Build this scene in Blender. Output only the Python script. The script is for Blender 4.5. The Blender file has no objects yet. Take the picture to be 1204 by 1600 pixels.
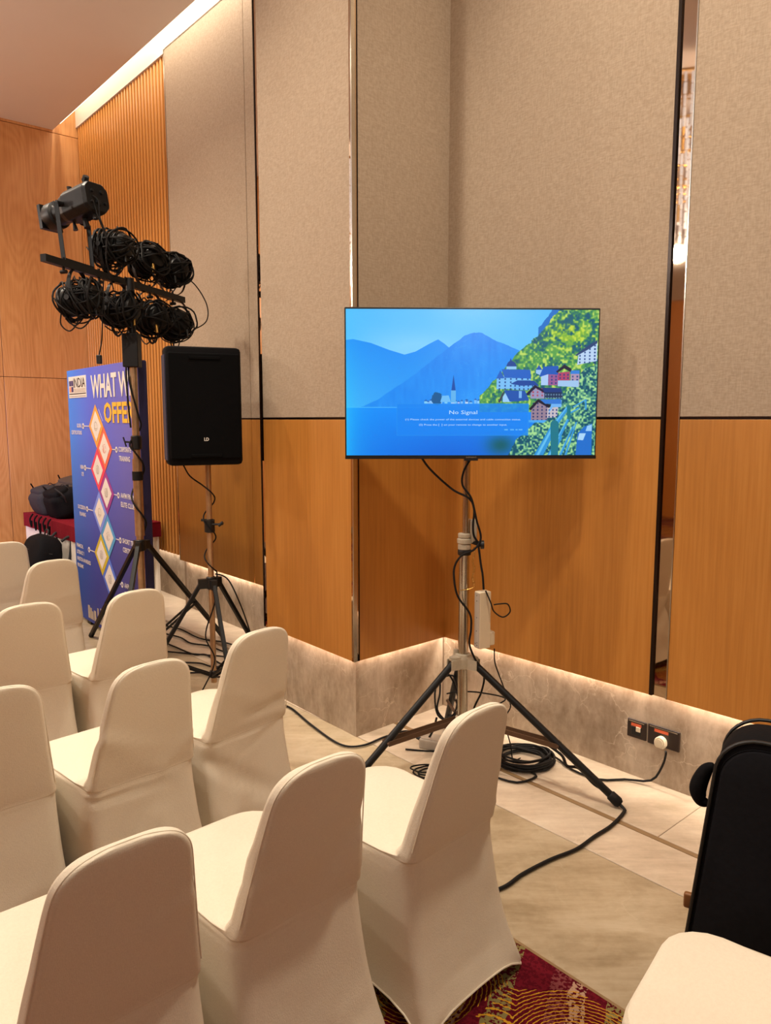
import bpy, bmesh, math, random
import numpy as np
from mathutils import Vector, Matrix, noise
R = math.radians
sc = bpy.context.scene
COL = sc.collection

# ------------------------------------------------------------------ camera, world, lights, exposure
cam = bpy.data.objects.new('camera', bpy.data.cameras.new('camera'))
COL.objects.link(cam)
cam.location = (0, 0, 1.65)
cam.rotation_euler = (R(90 - 6.96), 0, 0)
cam.data.sensor_fit = 'VERTICAL'
cam.data.sensor_height = 24.0
cam.data.lens = 1180 * 24 / 1600
cam.data.clip_start = 0.05
sc.camera = cam
sc.view_settings.view_transform = 'Standard'
sc.view_settings.look = 'None'
sc.view_settings.exposure = 0.0
sc.view_settings.gamma = 1.0
sc.view_settings.use_curve_mapping = False
wd = bpy.data.worlds.new('world'); sc.world = wd; wd.use_nodes = True
wd.node_tree.nodes['Background'].inputs[0].default_value = (0.9, 0.7, 0.5, 1)
wd.node_tree.nodes['Background'].inputs[1].default_value = 0.05

def area(name, loc, size, power, color, direction=(0, 0, -1), size_y=None, xdir=None, shape=None, spread=None):
    l = bpy.data.lights.new(name, 'AREA')
    l.energy = power; l.color = color
    l.shape = shape or ('RECTANGLE' if size_y else 'DISK')
    l.size = size
    if size_y: l.size_y = size_y
    if spread: l.spread = spread
    o = bpy.data.objects.new(name, l); COL.objects.link(o)
    z = -Vector(direction).normalized()
    if xdir:
        x = Vector(xdir).normalized(); y = z.cross(x).normalized(); x = y.cross(z)
        o.matrix_world = Matrix.Translation(loc) @ Matrix((x, y, z)).transposed().to_4x4()
    else:
        o.rotation_mode = 'QUATERNION'; o.rotation_quaternion = z.to_track_quat('Z', 'Y'); o.location = loc
    return o

WARM = (1.0, 0.87, 0.70)
LED = (1.0, 0.84, 0.68)
KEYS = [(-2.5, 4.6, 38), (-1.1, 3.1, 30), (-2.2, 1.8, 36), (0.89, 1.80, 44), (-4.4, 2.9, 44), (-3.9, 5.6, 44), (0.65, 3.20, 14)]
for kx, ky, kp in KEYS:
    area('ceiling_downlight_beam', (kx, ky, 4.53), 0.16, kp, WARM, spread=R(135))
def bulb(name, loc, power, color, r=0.06):
    l = bpy.data.lights.new(name, 'POINT'); l.energy = power; l.color = color; l.shadow_soft_size = r
    o = bpy.data.objects.new(name, l); COL.objects.link(o); o.location = loc
CHANDELIER_AND_FILLS = [(-2.6, 2.1, 45), (1.3, -1.7, 70), (-6.0, -0.6, 80), (-5.4, 4.6, 110)]  # first one shows in the mirror; the rest are unseen copies added for fill
for kx, ky, kp in CHANDELIER_AND_FILLS: bulb('chandelier_and_fill_bulbs', (kx, ky, 3.12), kp, (1.0, 0.9, 0.78))

# plan of the walls: start point, direction along the wall, room-side normal
def frame(p, d):
    n = math.hypot(*d); d = (d[0] / n, d[1] / n)
    nn = (d[1], -d[0])
    if nn[0] * (-p[0] - 1.0) + nn[1] * (-p[1]) < 0: nn = (-nn[0], -nn[1])
    return (p, d, nn)
FR = frame((0.335, 4.17), (1.115, -1.19))     # right wall
FQ = frame((-0.158, 3.72), (0.493, 0.45))     # return beside the pilaster
FP = frame((-0.158, 3.72), (-0.572, 0.69))    # pilaster face
FC = frame((-0.915, 5.51), (-1.155, 1.35))    # wall behind the speaker, then the slats
FA = frame((-3.22, 8.21), (-0.76, -0.65))     # far veneer wall
FG = frame((-2.63, 6.26), (0.63, -0.777))     # banner
def W(fr, s, n, z):
    p, d, nn = fr
    return Vector((p[0] + d[0] * s + nn[0] * n, p[1] + d[1] * s + nn[1] * n, z))
def wdir(fr): return Vector((fr[1][0], fr[1][1], 0))
def wnor(fr): return Vector((fr[2][0], fr[2][1], 0))

HP = 0.425    # lower edge of the wall panels
def cove(fr, s0, s1, watts):
    m = W(fr, (s0 + s1) / 2, -0.030, HP + 0.03)
    area('plinth_led_strip_light', m, abs(s1 - s0), watts * abs(s1 - s0), LED, (0, 0, -1), 0.014, wdir(fr))
cove(FR, 0.0, 4.0, 3.3)
cove(FQ, 0.06, 0.66, 3.0)
cove(FP, 0.06, 0.86, 3.3)
cove(FC, -0.3, 1.34, 3.6)
area('plinth_led_strip_light', W(FC, 2.45, -0.120, HP + 0.04), 2.1, 7.0, LED, (0, 0, -1), 0.014, wdir(FC))
# strip hidden in the ceiling slot, washing the wall
area('slot_led_strip_light', W(FC, 0.55, 0.16, 5.01), 1.7, 24, (1.0, 0.88, 0.74), -wnor(FC) * 0.15 + Vector((0, 0, -1)), 0.04, wdir(FC))
area('slot_led_strip_light', W(FC, 2.5, 0.16, 5.01), 2.0, 9, (1.0, 0.80, 0.56), -wnor(FC) * 0.1 + Vector((0, 0, -1)), 0.04, wdir(FC))
# large lit screen outside the frame on the left, lavender glow on the veneer wall
area('stage_screen_glow', (-5.0, 5.9, 1.5), 1.0, 10, (0.5, 0.45, 1.0), (0.5, 0.86, -0.02), 1.4, (0, 0, 1), spread=R(70))

# ------------------------------------------------------------------ materials
MATS = {}
def newmat(name):
    m = bpy.data.materials.new(name); m.use_nodes = True
    MATS[name] = m
    return m, m.node_tree, m.node_tree.nodes['Principled BSDF']
def srgb(r, g, b):
    f = lambda c: (c / 255 / 12.92) if c / 255 <= 0.04045 else ((c / 255 + 0.055) / 1.055) ** 2.4
    return (f(r), f(g), f(b), 1)
def plain(name, col, rough=0.5, metal=0.0, noise_amt=0.06, nscale=40, bump=0.0, emit=None, spec=None):
    m, t, b = newmat(name)
    b.inputs['Roughness'].default_value = rough; b.inputs['Metallic'].default_value = metal
    if spec is not None: b.inputs['Specular IOR Level'].default_value = spec
    nz = t.nodes.new('ShaderNodeTexNoise'); nz.inputs['Scale'].default_value = nscale; nz.inputs['Detail'].default_value = 4
    tc = t.nodes.new('ShaderNodeTexCoord'); t.links.new(tc.outputs['Object'], nz.inputs['Vector'])
    mx = t.nodes.new('ShaderNodeMix'); mx.data_type = 'RGBA'
    mx.inputs['A'].default_value = [c * (1 - noise_amt) for c in col[:3]] + [1]
    mx.inputs['B'].default_value = [min(1, c * (1 + noise_amt)) for c in col[:3]] + [1]
    t.links.new(nz.outputs['Fac'], mx.inputs['Factor']); t.links.new(mx.outputs['Result'], b.inputs['Base Color'])
    if bump:
        bp = t.nodes.new('ShaderNodeBump'); bp.inputs['Strength'].default_value = bump; bp.inputs['Distance'].default_value = 0.002
        t.links.new(nz.outputs['Fac'], bp.inputs['Height']); t.links.new(bp.outputs['Normal'], b.inputs['Normal'])
    if emit:
        b.inputs['Emission Color'].default_value = col; b.inputs['Emission Strength'].default_value = emit
    return m
def ramp(t, fac, stops):
    r = t.nodes.new('ShaderNodeValToRGB')
    while len(r.color_ramp.elements) < len(stops): r.color_ramp.elements.new(0.5)
    for e, (p, c) in zip(r.color_ramp.elements, stops): e.position = p; e.color = c
    t.links.new(fac, r.inputs['Fac'])
    return r.outputs['Color']
def mathn(t, op, a, b=None):
    n = t.nodes.new('ShaderNodeMath'); n.operation = op
    for i, v in enumerate((a, b)):
        if v is None: continue
        if isinstance(v, (int, float)): n.inputs[i].default_value = v
        else: t.links.new(v, n.inputs[i])
    return n.outputs[0]
def wood(name, dark, mid, light, arch=0.0, rough=0.38):
    m, t, b = newmat(name)
    tc = t.nodes.new('ShaderNodeTexCoord'); oi = t.nodes.new('ShaderNodeObjectInfo')
    off = t.nodes.new('ShaderNodeVectorMath'); off.operation = 'ADD'
    cmb = t.nodes.new('ShaderNodeCombineXYZ')
    t.links.new(mathn(t, 'MULTIPLY', oi.outputs['Random'], 17.0), cmb.inputs[0])
    t.links.new(tc.outputs['Object'], off.inputs[0]); t.links.new(cmb.outputs[0], off.inputs[1])
    mp = t.nodes.new('ShaderNodeMapping'); mp.inputs['Scale'].default_value = (1, 1, 0.035)
    t.links.new(off.outputs[0], mp.inputs[0])
    n1 = t.nodes.new('ShaderNodeTexNoise'); n1.inputs['Scale'].default_value = 70; n1.inputs['Detail'].default_value = 5; n1.inputs['Roughness'].default_value = 0.6
    t.links.new(mp.outputs[0], n1.inputs[0])
    mp2 = t.nodes.new('ShaderNodeMapping'); mp2.inputs['Scale'].default_value = (1, 1, 0.16)
    t.links.new(off.outputs[0], mp2.inputs[0])
    n2 = t.nodes.new('ShaderNodeTexNoise'); n2.inputs['Scale'].default_value = 3.2; n2.inputs['Detail'].default_value = 3
    t.links.new(mp2.outputs[0], n2.inputs[0])
    f = mathn(t, 'ADD', mathn(t, 'MULTIPLY', n1.outputs['Fac'], 0.55), mathn(t, 'MULTIPLY', n2.outputs['Fac'], 0.45))
    if arch:
        mp3 = t.nodes.new('ShaderNodeMapping'); mp3.inputs['Scale'].default_value = (1, 1, 0.22)
        t.links.new(off.outputs[0], mp3.inputs[0])
        n3 = t.nodes.new('ShaderNodeTexNoise'); n3.inputs['Scale'].default_value = 2.3; n3.inputs['Detail'].default_value = 1
        t.links.new(mp3.outputs[0], n3.inputs[0])
        s = mathn(t, 'SINE', mathn(t, 'MULTIPLY', n3.outputs['Fac'], 110.0))
        s = mathn(t, 'POWER', mathn(t, 'ABSOLUTE', s), 2.0)
        f = mathn(t, 'SUBTRACT', f, mathn(t, 'MULTIPLY', s, arch))
    c = ramp(t, f, [(0.25, dark), (0.5, mid), (0.72, light)])
    t.links.new(c, b.inputs['Base Color'])
    b.inputs['Roughness'].default_value = rough
    return m
wood('veneer_warm', srgb(168, 108, 44), srgb(190, 126, 54), srgb(204, 142, 68), 0.0)
wood('veneer_arch', srgb(190, 128, 72), srgb(212, 154, 96), srgb(224, 170, 114), 0.10)
wood('slat_wood', srgb(204, 138, 66), srgb(208, 142, 70), srgb(212, 146, 74))
wood('slat_groove', srgb(60, 28, 10), srgb(66, 30, 12), srgb(72, 34, 14))

def woven(name, c1, c2, sc_=160):
    m, t, b = newmat(name)
    tc = t.nodes.new('ShaderNodeTexCoord')
    mp = t.nodes.new('ShaderNodeMapping'); mp.inputs['Scale'].default_value = (1, 1, 0.25); t.links.new(tc.outputs['Object'], mp.inputs[0])
    a = t.nodes.new('ShaderNodeTexNoise'); a.inputs['Scale'].default_value = sc_; a.inputs['Detail'].default_value = 3; t.links.new(mp.outputs[0], a.inputs[0])
    mp2 = t.nodes.new('ShaderNodeMapping'); mp2.inputs['Scale'].default_value = (0.25, 0.25, 1); t.links.new(tc.outputs['Object'], mp2.inputs[0])
    d = t.nodes.new('ShaderNodeTexNoise'); d.inputs['Scale'].default_value = sc_; d.inputs['Detail'].default_value = 3; t.links.new(mp2.outputs[0], d.inputs[0])
    f = mathn(t, 'MULTIPLY', mathn(t, 'ADD', a.outputs['Fac'], d.outputs['Fac']), 0.5)
    t.links.new(ramp(t, f, [(0.38, c1), (0.62, c2)]), b.inputs['Base Color'])
    bp = t.nodes.new('ShaderNodeBump'); bp.inputs['Strength'].default_value = 0.5; bp.inputs['Distance'].default_value = 0.002
    t.links.new(f, bp.inputs['Height']); t.links.new(bp.outputs['Normal'], b.inputs['Normal'])
    b.inputs['Roughness'].default_value = 0.85; b.inputs['Specular IOR Level'].default_value = 0.2
    return m
woven('wall_fabric', srgb(168, 149, 127), srgb(184, 165, 143))
woven('chair_cloth', srgb(220, 208, 187), srgb(226, 214, 193), 500)
woven('white_cloth', srgb(226, 218, 206), srgb(238, 230, 220), 300)
woven('maroon_cloth', srgb(110, 12, 30), srgb(138, 20, 40), 300)

def marble(name, c1, c2, c3, vein, vscale=2.6, rough=0.28, vmax=0.7):
    m, t, b = newmat(name)
    tc = t.nodes.new('ShaderNodeTexCoord'); oi = t.nodes.new('ShaderNodeObjectInfo')
    off = t.nodes.new('ShaderNodeVectorMath'); off.operation = 'ADD'
    cmb = t.nodes.new('ShaderNodeCombineXYZ'); t.links.new(mathn(t, 'MULTIPLY', oi.outputs['Random'], 31.0), cmb.inputs[2])
    t.links.new(tc.outputs['Object'], off.inputs[0]); t.links.new(cmb.outputs[0], off.inputs[1])
    rot = t.nodes.new('ShaderNodeMapping'); rot.inputs['Rotation'].default_value = (0, 0, R(48)); rot.inputs['Scale'].default_value = (1, 2.6, 1.2)
    t.links.new(off.outputs[0], rot.inputs[0])
    n = t.nodes.new('ShaderNodeTexNoise'); n.inputs['Scale'].default_value = 2.2; n.inputs['Detail'].default_value = 9; n.inputs['Roughness'].default_value = 0.62; n.inputs['Distortion'].default_value = 0.6
    t.links.new(rot.outputs[0], n.inputs[0])
    st_ = t.nodes.new('ShaderNodeMapping'); st_.inputs['Rotation'].default_value = (0, 0, R(48)); st_.inputs['Scale'].default_value = (5, 60, 14)
    t.links.new(off.outputs[0], st_.inputs[0])
    fs_ = t.nodes.new('ShaderNodeTexNoise'); fs_.inputs['Scale'].default_value = 1.0; fs_.inputs['Detail'].default_value = 5; fs_.inputs['Roughness'].default_value = 0.65
    t.links.new(st_.outputs[0], fs_.inputs[0])
    fm_ = t.nodes.new('ShaderNodeTexNoise'); fm_.inputs['Scale'].default_value = 26; fm_.inputs['Detail'].default_value = 6; fm_.inputs['Roughness'].default_value = 0.7
    t.links.new(off.outputs[0], fm_.inputs[0])
    nn_f = mathn(t, 'ADD', mathn(t, 'MULTIPLY', n.outputs['Fac'], 0.62), mathn(t, 'ADD', mathn(t, 'MULTIPLY', fs_.outputs['Fac'], 0.20), mathn(t, 'MULTIPLY', fm_.outputs['Fac'], 0.18)))
    base = ramp(t, nn_f, [(0.38, c1), (0.5, c2), (0.62, c3)])
    nd = t.nodes.new('ShaderNodeTexNoise'); nd.inputs['Scale'].default_value = 3.0; nd.inputs['Detail'].default_value = 6
    t.links.new(off.outputs[0], nd.inputs[0])
    va = t.nodes.new('ShaderNodeVectorMath'); va.operation = 'ADD'; vs = t.nodes.new('ShaderNodeVectorMath'); vs.operation = 'SCALE'; vs.inputs['Scale'].default_value = 0.55
    t.links.new(nd.outputs['Color'], vs.inputs[0]); t.links.new(vs.outputs[0], va.inputs[0]); t.links.new(off.outputs[0], va.inputs[1])
    v = t.nodes.new('ShaderNodeTexVoronoi'); v.feature = 'DISTANCE_TO_EDGE'; v.inputs['Scale'].default_value = vscale
    t.links.new(va.outputs[0], v.inputs['Vector'])
    msk = ramp(t, v.outputs['Distance'], [(0.0, (1, 1, 1, 1)), (0.018, (0, 0, 0, 1))])
    nm = t.nodes.new('ShaderNodeTexNoise'); nm.inputs['Scale'].default_value = 2.2; t.links.new(off.outputs[0], nm.inputs[0])
    gate = ramp(t, nm.outputs['Fac'], [(0.47, (0, 0, 0, 1)), (0.62, (vmax, vmax, vmax, 1))])
    k = mathn(t, 'MULTIPLY', msk, gate)
    mx = t.nodes.new('ShaderNodeMix'); mx.data_type = 'RGBA'; mx.inputs['B'].default_value = vein
    t.links.new(k, mx.inputs['Factor']); t.links.new(base, mx.inputs['A']); t.links.new(mx.outputs['Result'], b.inputs['Base Color'])
    b.inputs['Roughness'].default_value = rough
    return m
marble('marble_plinth', srgb(142, 122, 100), srgb(172, 153, 132), srgb(194, 177, 157), srgb(222, 206, 184), 5.0)
marble('marble_floor', srgb(176, 158, 134), srgb(196, 178, 156), srgb(212, 196, 174), srgb(222, 208, 186), 3.4, 0.3, 0.35)
marble('marble_floor_outer', srgb(150, 132, 104), srgb(172, 154, 126), srgb(186, 170, 144), srgb(198, 184, 158), 3.1, 0.3, 0.35)
plain('marble_inlay', srgb(140, 112, 78), 0.35, 0, 0.2, 20)
plain('grout', srgb(200, 186, 160), 0.6)
plain('ceiling_paint', srgb(238, 232, 226), 0.9, nscale=3, noise_amt=0.02)
plain('plaster_back', srgb(150, 130, 110), 0.9)
plain('bronze_mirror', srgb(196, 172, 148), 0.03, 1.0, 0.02, 3)
plain('dark_trim', srgb(40, 28, 22), 0.25, 0.6)
plain('chrome', srgb(196, 190, 178), 0.22, 1.0, 0.1, 30)
plain('cast_alloy', srgb(190, 180, 160), 0.5, 0.25, 0.15, 60, 0.3)
plain('black_paint', srgb(12, 12, 13), 0.45, 0.0, 0.3, 60, 0.2, spec=0.35)
plain('black_plastic', srgb(16, 16, 17), 0.45, 0.0, 0.2, 80, 0.1)
plain('black_rubber', srgb(14, 12, 12), 0.65, 0, 0.2, 90, 0.2, spec=0.3)
plain('black_cloth', srgb(14, 13, 15), 0.9, 0, 0.3, 120, 0.5, spec=0.15)
plain('grille_cloth', srgb(10, 10, 11), 0.95, 0, 0.3, 400, 0.5, spec=0.1)
plain('navy_side_cloth', srgb(46, 46, 70), 0.7, 0, 0.5, 60, 0.5)
plain('worn_steel_tube', srgb(184, 150, 114), 0.35, 0.7, 0.3, 25, 0.1)
plain('cream_plastic', srgb(226, 212, 184), 0.45, 0, 0.05, 20)
plain('grey_plastic', srgb(176, 164, 150), 0.5, 0, 0.06, 20)
plain('brown_bar', srgb(92, 66, 46), 0.5, 0.2, 0.2, 40)
plain('socket_brown', srgb(50, 38, 34), 0.35, 0.2, 0.1, 40)
plain('orange_tag', srgb(226, 104, 66), 0.6)
plain('white_print', srgb(232, 228, 222), 0.6, 0, 0.02)
plain('yellow_print', srgb(244, 190, 60), 0.6, 0, 0.02)
plain('ink_print', srgb(30, 30, 44), 0.6, 0, 0.02)
plain('tan_leather', srgb(130, 84, 44), 0.5)
plain('seam_thread', srgb(226, 214, 192), 0.9)
plain('bag_grey', srgb(44, 43, 46), 0.8, 0, 0.3, 60, 0.4)
plain('bag_brown', srgb(70, 58, 48), 0.8, 0, 0.3, 40, 0.4)
plain('bag_black', srgb(20, 20, 24), 0.9, 0, 0.3, 60, 0.4, spec=0.15)
plain('brass_connector', srgb(190, 150, 80), 0.3, 0.9)
plain('glass_lens', srgb(60, 60, 66), 0.08, 0.4)
for nm_, c_ in dict(diamond_gold=(238, 168, 74), diamond_coral=(238, 112, 84), diamond_red=(236, 70, 100), diamond_purple=(156, 60, 150),
                    diamond_violet=(124, 150, 240), diamond_sky=(80, 160, 216), diamond_yellow=(206, 186, 50), diamond_blue=(84, 120, 220), logo_salmon=(226, 150, 130), logo_navy=(60, 52, 110)).items():
    plain(nm_, srgb(*c_), 0.6, 0, 0.02)

# banner print: blue to violet, darker at the foot (printed gradient)
m, t, b = newmat('banner_print')
tc = t.nodes.new('ShaderNodeTexCoord'); sx = t.nodes.new('ShaderNodeSeparateXYZ'); t.links.new(tc.outputs['Generated'], sx.inputs[0])
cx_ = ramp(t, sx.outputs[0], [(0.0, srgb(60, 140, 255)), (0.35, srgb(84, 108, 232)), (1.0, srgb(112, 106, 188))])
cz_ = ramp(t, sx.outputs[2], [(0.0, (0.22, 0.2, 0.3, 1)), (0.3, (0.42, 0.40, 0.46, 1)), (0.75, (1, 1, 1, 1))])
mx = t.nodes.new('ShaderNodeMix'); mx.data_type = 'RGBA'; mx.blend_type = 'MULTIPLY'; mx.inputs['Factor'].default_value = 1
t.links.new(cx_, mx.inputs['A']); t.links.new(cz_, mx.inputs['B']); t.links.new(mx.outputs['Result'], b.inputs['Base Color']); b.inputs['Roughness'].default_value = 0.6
plain('banner_side', srgb(38, 34, 74), 0.6)

# carpet: maroon ground, speckled bands, yellow wavy arcs
m, t, b = newmat('carpet_pattern')
tc = t.nodes.new('ShaderNodeTexCoord')
mp = t.nodes.new('ShaderNodeMapping'); mp.inputs['Rotation'].default_value = (0, 0, R(20)); t.links.new(tc.outputs['Object'], mp.inputs[0])
spk = t.nodes.new('ShaderNodeTexNoise'); spk.inputs['Scale'].default_value = 95; spk.inputs['Detail'].default_value = 2; t.links.new(mp.outputs[0], spk.inputs[0])
big = t.nodes.new('ShaderNodeTexNoise'); big.inputs['Scale'].default_value = 12; big.inputs['Detail'].default_value = 2; t.links.new(mp.outputs[0], big.inputs[0])
sepm = t.nodes.new('ShaderNodeSeparateXYZ'); t.links.new(mp.outputs[0], sepm.inputs[0])
px_ = mathn(t, 'ADD', sepm.outputs[0], mathn(t, 'MULTIPLY', big.outputs['Fac'], 0.03))
band = mathn(t, 'FRACT', mathn(t, 'MULTIPLY', px_, 3.1))
r1 = t.nodes.new('ShaderNodeValToRGB'); r1.color_ramp.interpolation = 'CONSTANT'
st = [(0.0, srgb(104, 18, 32)), (0.30, srgb(122, 60, 62)), (0.48, srgb(176, 140, 116)), (0.62, srgb(104, 18, 32)), (0.80, srgb(128, 116, 70))]
while len(r1.color_ramp.elements) < 5: r1.color_ramp.elements.new(0.5)
for e, (p_, c_) in zip(r1.color_ramp.elements, st): e.position = p_; e.color = c_
t.links.new(band, r1.inputs['Fac'])
sp = t.nodes.new('ShaderNodeValToRGB'); sp.color_ramp.interpolation = 'CONSTANT'; sp.color_ramp.elements[0].color = (0, 0, 0, 1); sp.color_ramp.elements[1].position = 0.5; sp.color_ramp.elements[1].color = (1, 1, 1, 1)
t.links.new(spk.outputs['Fac'], sp.inputs['Fac'])
mxa = t.nodes.new('ShaderNodeMix'); mxa.data_type = 'RGBA'; mxa.inputs['B'].default_value = srgb(84, 10, 24)
t.links.new(sp.outputs['Color'], mxa.inputs['Factor']); t.links.new(r1.outputs['Color'], mxa.inputs['A'])
vor = t.nodes.new('ShaderNodeTexVoronoi'); vor.inputs['Scale'].default_value = 3.4; t.links.new(mp.outputs[0], vor.inputs['Vector'])
wig = t.nodes.new('ShaderNodeTexNoise'); wig.inputs['Scale'].default_value = 75; t.links.new(mp.outputs[0], wig.inputs[0])
rr = mathn(t, 'ADD', vor.outputs['Distance'], mathn(t, 'MULTIPLY', wig.outputs['Fac'], 0.035))
lines = mathn(t, 'LESS_THAN', mathn(t, 'FRACT', mathn(t, 'MULTIPLY', rr, 24.0)), 0.24)
sepc = t.nodes.new('ShaderNodeSeparateColor'); t.links.new(vor.outputs['Color'], sepc.inputs[0])
gate = mathn(t, 'GREATER_THAN', sepc.outputs[0], 0.42)
fy = mathn(t, 'MULTIPLY', lines, gate)
mxb = t.nodes.new('ShaderNodeMix'); mxb.data_type = 'RGBA'; mxb.inputs['B'].default_value = srgb(200, 148, 40)
t.links.new(fy, mxb.inputs['Factor']); t.links.new(mxa.outputs['Result'], mxb.inputs['A']); t.links.new(mxb.outputs['Result'], b.inputs['Base Color'])
b.inputs['Roughness'].default_value = 0.95; b.inputs['Specular IOR Level'].default_value = 0.1
bp = t.nodes.new('ShaderNodeBump'); bp.inputs['Strength'].default_value = 0.6; bp.inputs['Distance'].default_value = 0.004
t.links.new(spk.outputs['Fac'], bp.inputs['Height']); t.links.new(bp.outputs['Normal'], b.inputs['Normal'])

def emissive(name, col, strength):
    m = bpy.data.materials.new(name); m.use_nodes = True; t = m.node_tree
    b = t.nodes['Principled BSDF']; b.inputs['Base Color'].default_value = (0.02, 0.02, 0.02, 1)
    b.inputs['Emission Color'].default_value = col; b.inputs['Emission Strength'].default_value = strength
    MATS[name] = m; return m
emissive('screen_text', srgb(190, 228, 255), 1.0)
emissive('led_strip_glow', (1, 0.82, 0.6, 1), 4.0)
emissive('downlight_glow', (1, 0.85, 0.66, 1), 6.0)
emissive('crystal_lit', (0.66, 0.70, 0.80, 1), 1.5)
MATS['crystal_lit'].node_tree.nodes['Principled BSDF'].inputs['Base Color'].default_value = (0.5, 0.52, 0.56, 1)
MATS['crystal_lit'].node_tree.nodes['Principled BSDF'].inputs['Roughness'].default_value = 0.1

# ------------------------------------------------------------------ mesh helpers
class MB:
    def __init__(s): s.v = []; s.f = []
    def add(s, vs, fs, M=None):
        o = len(s.v)
        s.v += [tuple(M @ Vector(v)) if M else tuple(v) for v in vs]
        s.f += [tuple(i + o for i in f) for f in fs]
        return s
    def hexa(s, p):
        return s.add(p, [(0, 3, 2, 1), (4, 5, 6, 7), (0, 1, 5, 4), (1, 2, 6, 5), (2, 3, 7, 6), (3, 0, 4, 7)])
    def box(s, x0, x1, y0, y1, z0, z1, M=None):
        return s.add([(x0, y0, z0), (x1, y0, z0), (x1, y1, z0), (x0, y1, z0), (x0, y0, z1), (x1, y0, z1), (x1, y1, z1), (x0, y1, z1)],
                     [(0, 3, 2, 1), (4, 5, 6, 7), (0, 1, 5, 4), (1, 2, 6, 5), (2, 3, 7, 6), (3, 0, 4, 7)], M)
    def rbox(s, x0, x1, y0, y1, z0, z1, r, M=None, seg=3):
        bm = bmesh.new(); bmesh.ops.create_cube(bm, size=1)
        for v in bm.verts:
            v.co = Vector(((x0 + x1) / 2 + v.co.x * (x1 - x0), (y0 + y1) / 2 + v.co.y * (y1 - y0), (z0 + z1) / 2 + v.co.z * (z1 - z0)))
        bmesh.ops.bevel(bm, geom=list(bm.edges), offset=r, segments=seg, profile=0.5, affect='EDGES')
        bm.verts.index_update()
        s.add([v.co.copy() for v in bm.verts], [[v.index for v in f.verts] for f in bm.faces], M); bm.free(); return s
    def tube(s, pts, r, seg=10, closed=False, M=None, caps=True):
        pts = [Vector(p) for p in pts]; n = len(pts)
        rs = r if isinstance(r, (list, tuple)) else [r] * n
        vs = []; up = None
        for i, p in enumerate(pts):
            a = pts[(i - 1) % n] if (closed or i > 0) else p
            c = pts[(i + 1) % n] if (closed or i < n - 1) else p
            d = (c - a)
            d = d.normalized() if d.length > 1e-9 else Vector((0, 0, 1))
            if up is None: up = d.orthogonal().normalized()
            up = (up - d * up.dot(d)); up = up.normalized() if up.length > 1e-6 else d.orthogonal().normalized()
            q = d.cross(up)
            for k in range(seg):
                th = 2 * math.pi * k / seg
                vs.append(p + (up * math.cos(th) + q * math.sin(th)) * rs[i])
        fs = []
        m = n if closed else n - 1
        for i in range(m):
            j = (i + 1) % n
            for k in range(seg):
                k2 = (k + 1) % seg
                fs.append((i * seg + k, i * seg + k2, j * seg + k2, j * seg + k))
        if caps and not closed:
            fs.append(tuple(reversed(range(seg)))); fs.append(tuple((n - 1) * seg + k for k in range(seg)))
        return s.add(vs, fs, M)
    def cyl(s, a, b, r, r2=None, seg=20):
        return s.tube([a, b], [r, r if r2 is None else r2], seg)
    def lathe(s, prof, M=None, seg=24):   # prof: (radius, z)
        vs = []; fs = []
        for r, z in prof:
            for k in range(seg):
                th = 2 * math.pi * k / seg; vs.append((r * math.cos(th), r * math.sin(th), z))
        for i in range(len(prof) - 1):
            for k in range(seg):
                k2 = (k + 1) % seg; fs.append((i * seg + k, i * seg + k2, (i + 1) * seg + k2, (i + 1) * seg + k))
        fs.append(tuple(reversed(range(seg)))); fs.append(tuple((len(prof) - 1) * seg + k for k in range(seg)))
        return s.add(vs, fs, M)
    def prism(s, poly, h0, h1, M=None):   # poly in xy, extruded z
        n = len(poly)
        vs = [(x, y, h0) for x, y in poly] + [(x, y, h1) for x, y in poly]
        fs = [tuple(reversed(range(n))), tuple(range(n, 2 * n))] + [(i, (i + 1) % n, n + (i + 1) % n, n + i) for i in range(n)]
        return s.add(vs, fs, M)
    def wbox(s, fr, s0, s1, n0, n1, z0, z1):
        p = [W(fr, a, b_, c) for c in (z0, z1) for a, b_ in ((s0, n0), (s1, n0), (s1, n1), (s0, n1))]
        return s.hexa(p)

def smooth(pts, k=6, closed=False):
    pts = [Vector(p) for p in pts]; n = len(pts); out = []
    rng = range(n) if closed else range(n - 1)
    for i in rng:
        g = lambda j: pts[j % n] if closed else pts[max(0, min(n - 1, j))]
        p0, p1, p2, p3 = g(i - 1), g(i), g(i + 1), g(i + 2)
        for a in range(k):
            u = a / k
            out.append(0.5 * ((2 * p1) + (p2 - p0) * u + (2 * p0 - 5 * p1 + 4 * p2 - p3) * u * u + (3 * p1 - p0 - 3 * p2 + p3) * u ** 3))
    if not closed: out.append(pts[-1])
    return out

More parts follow.
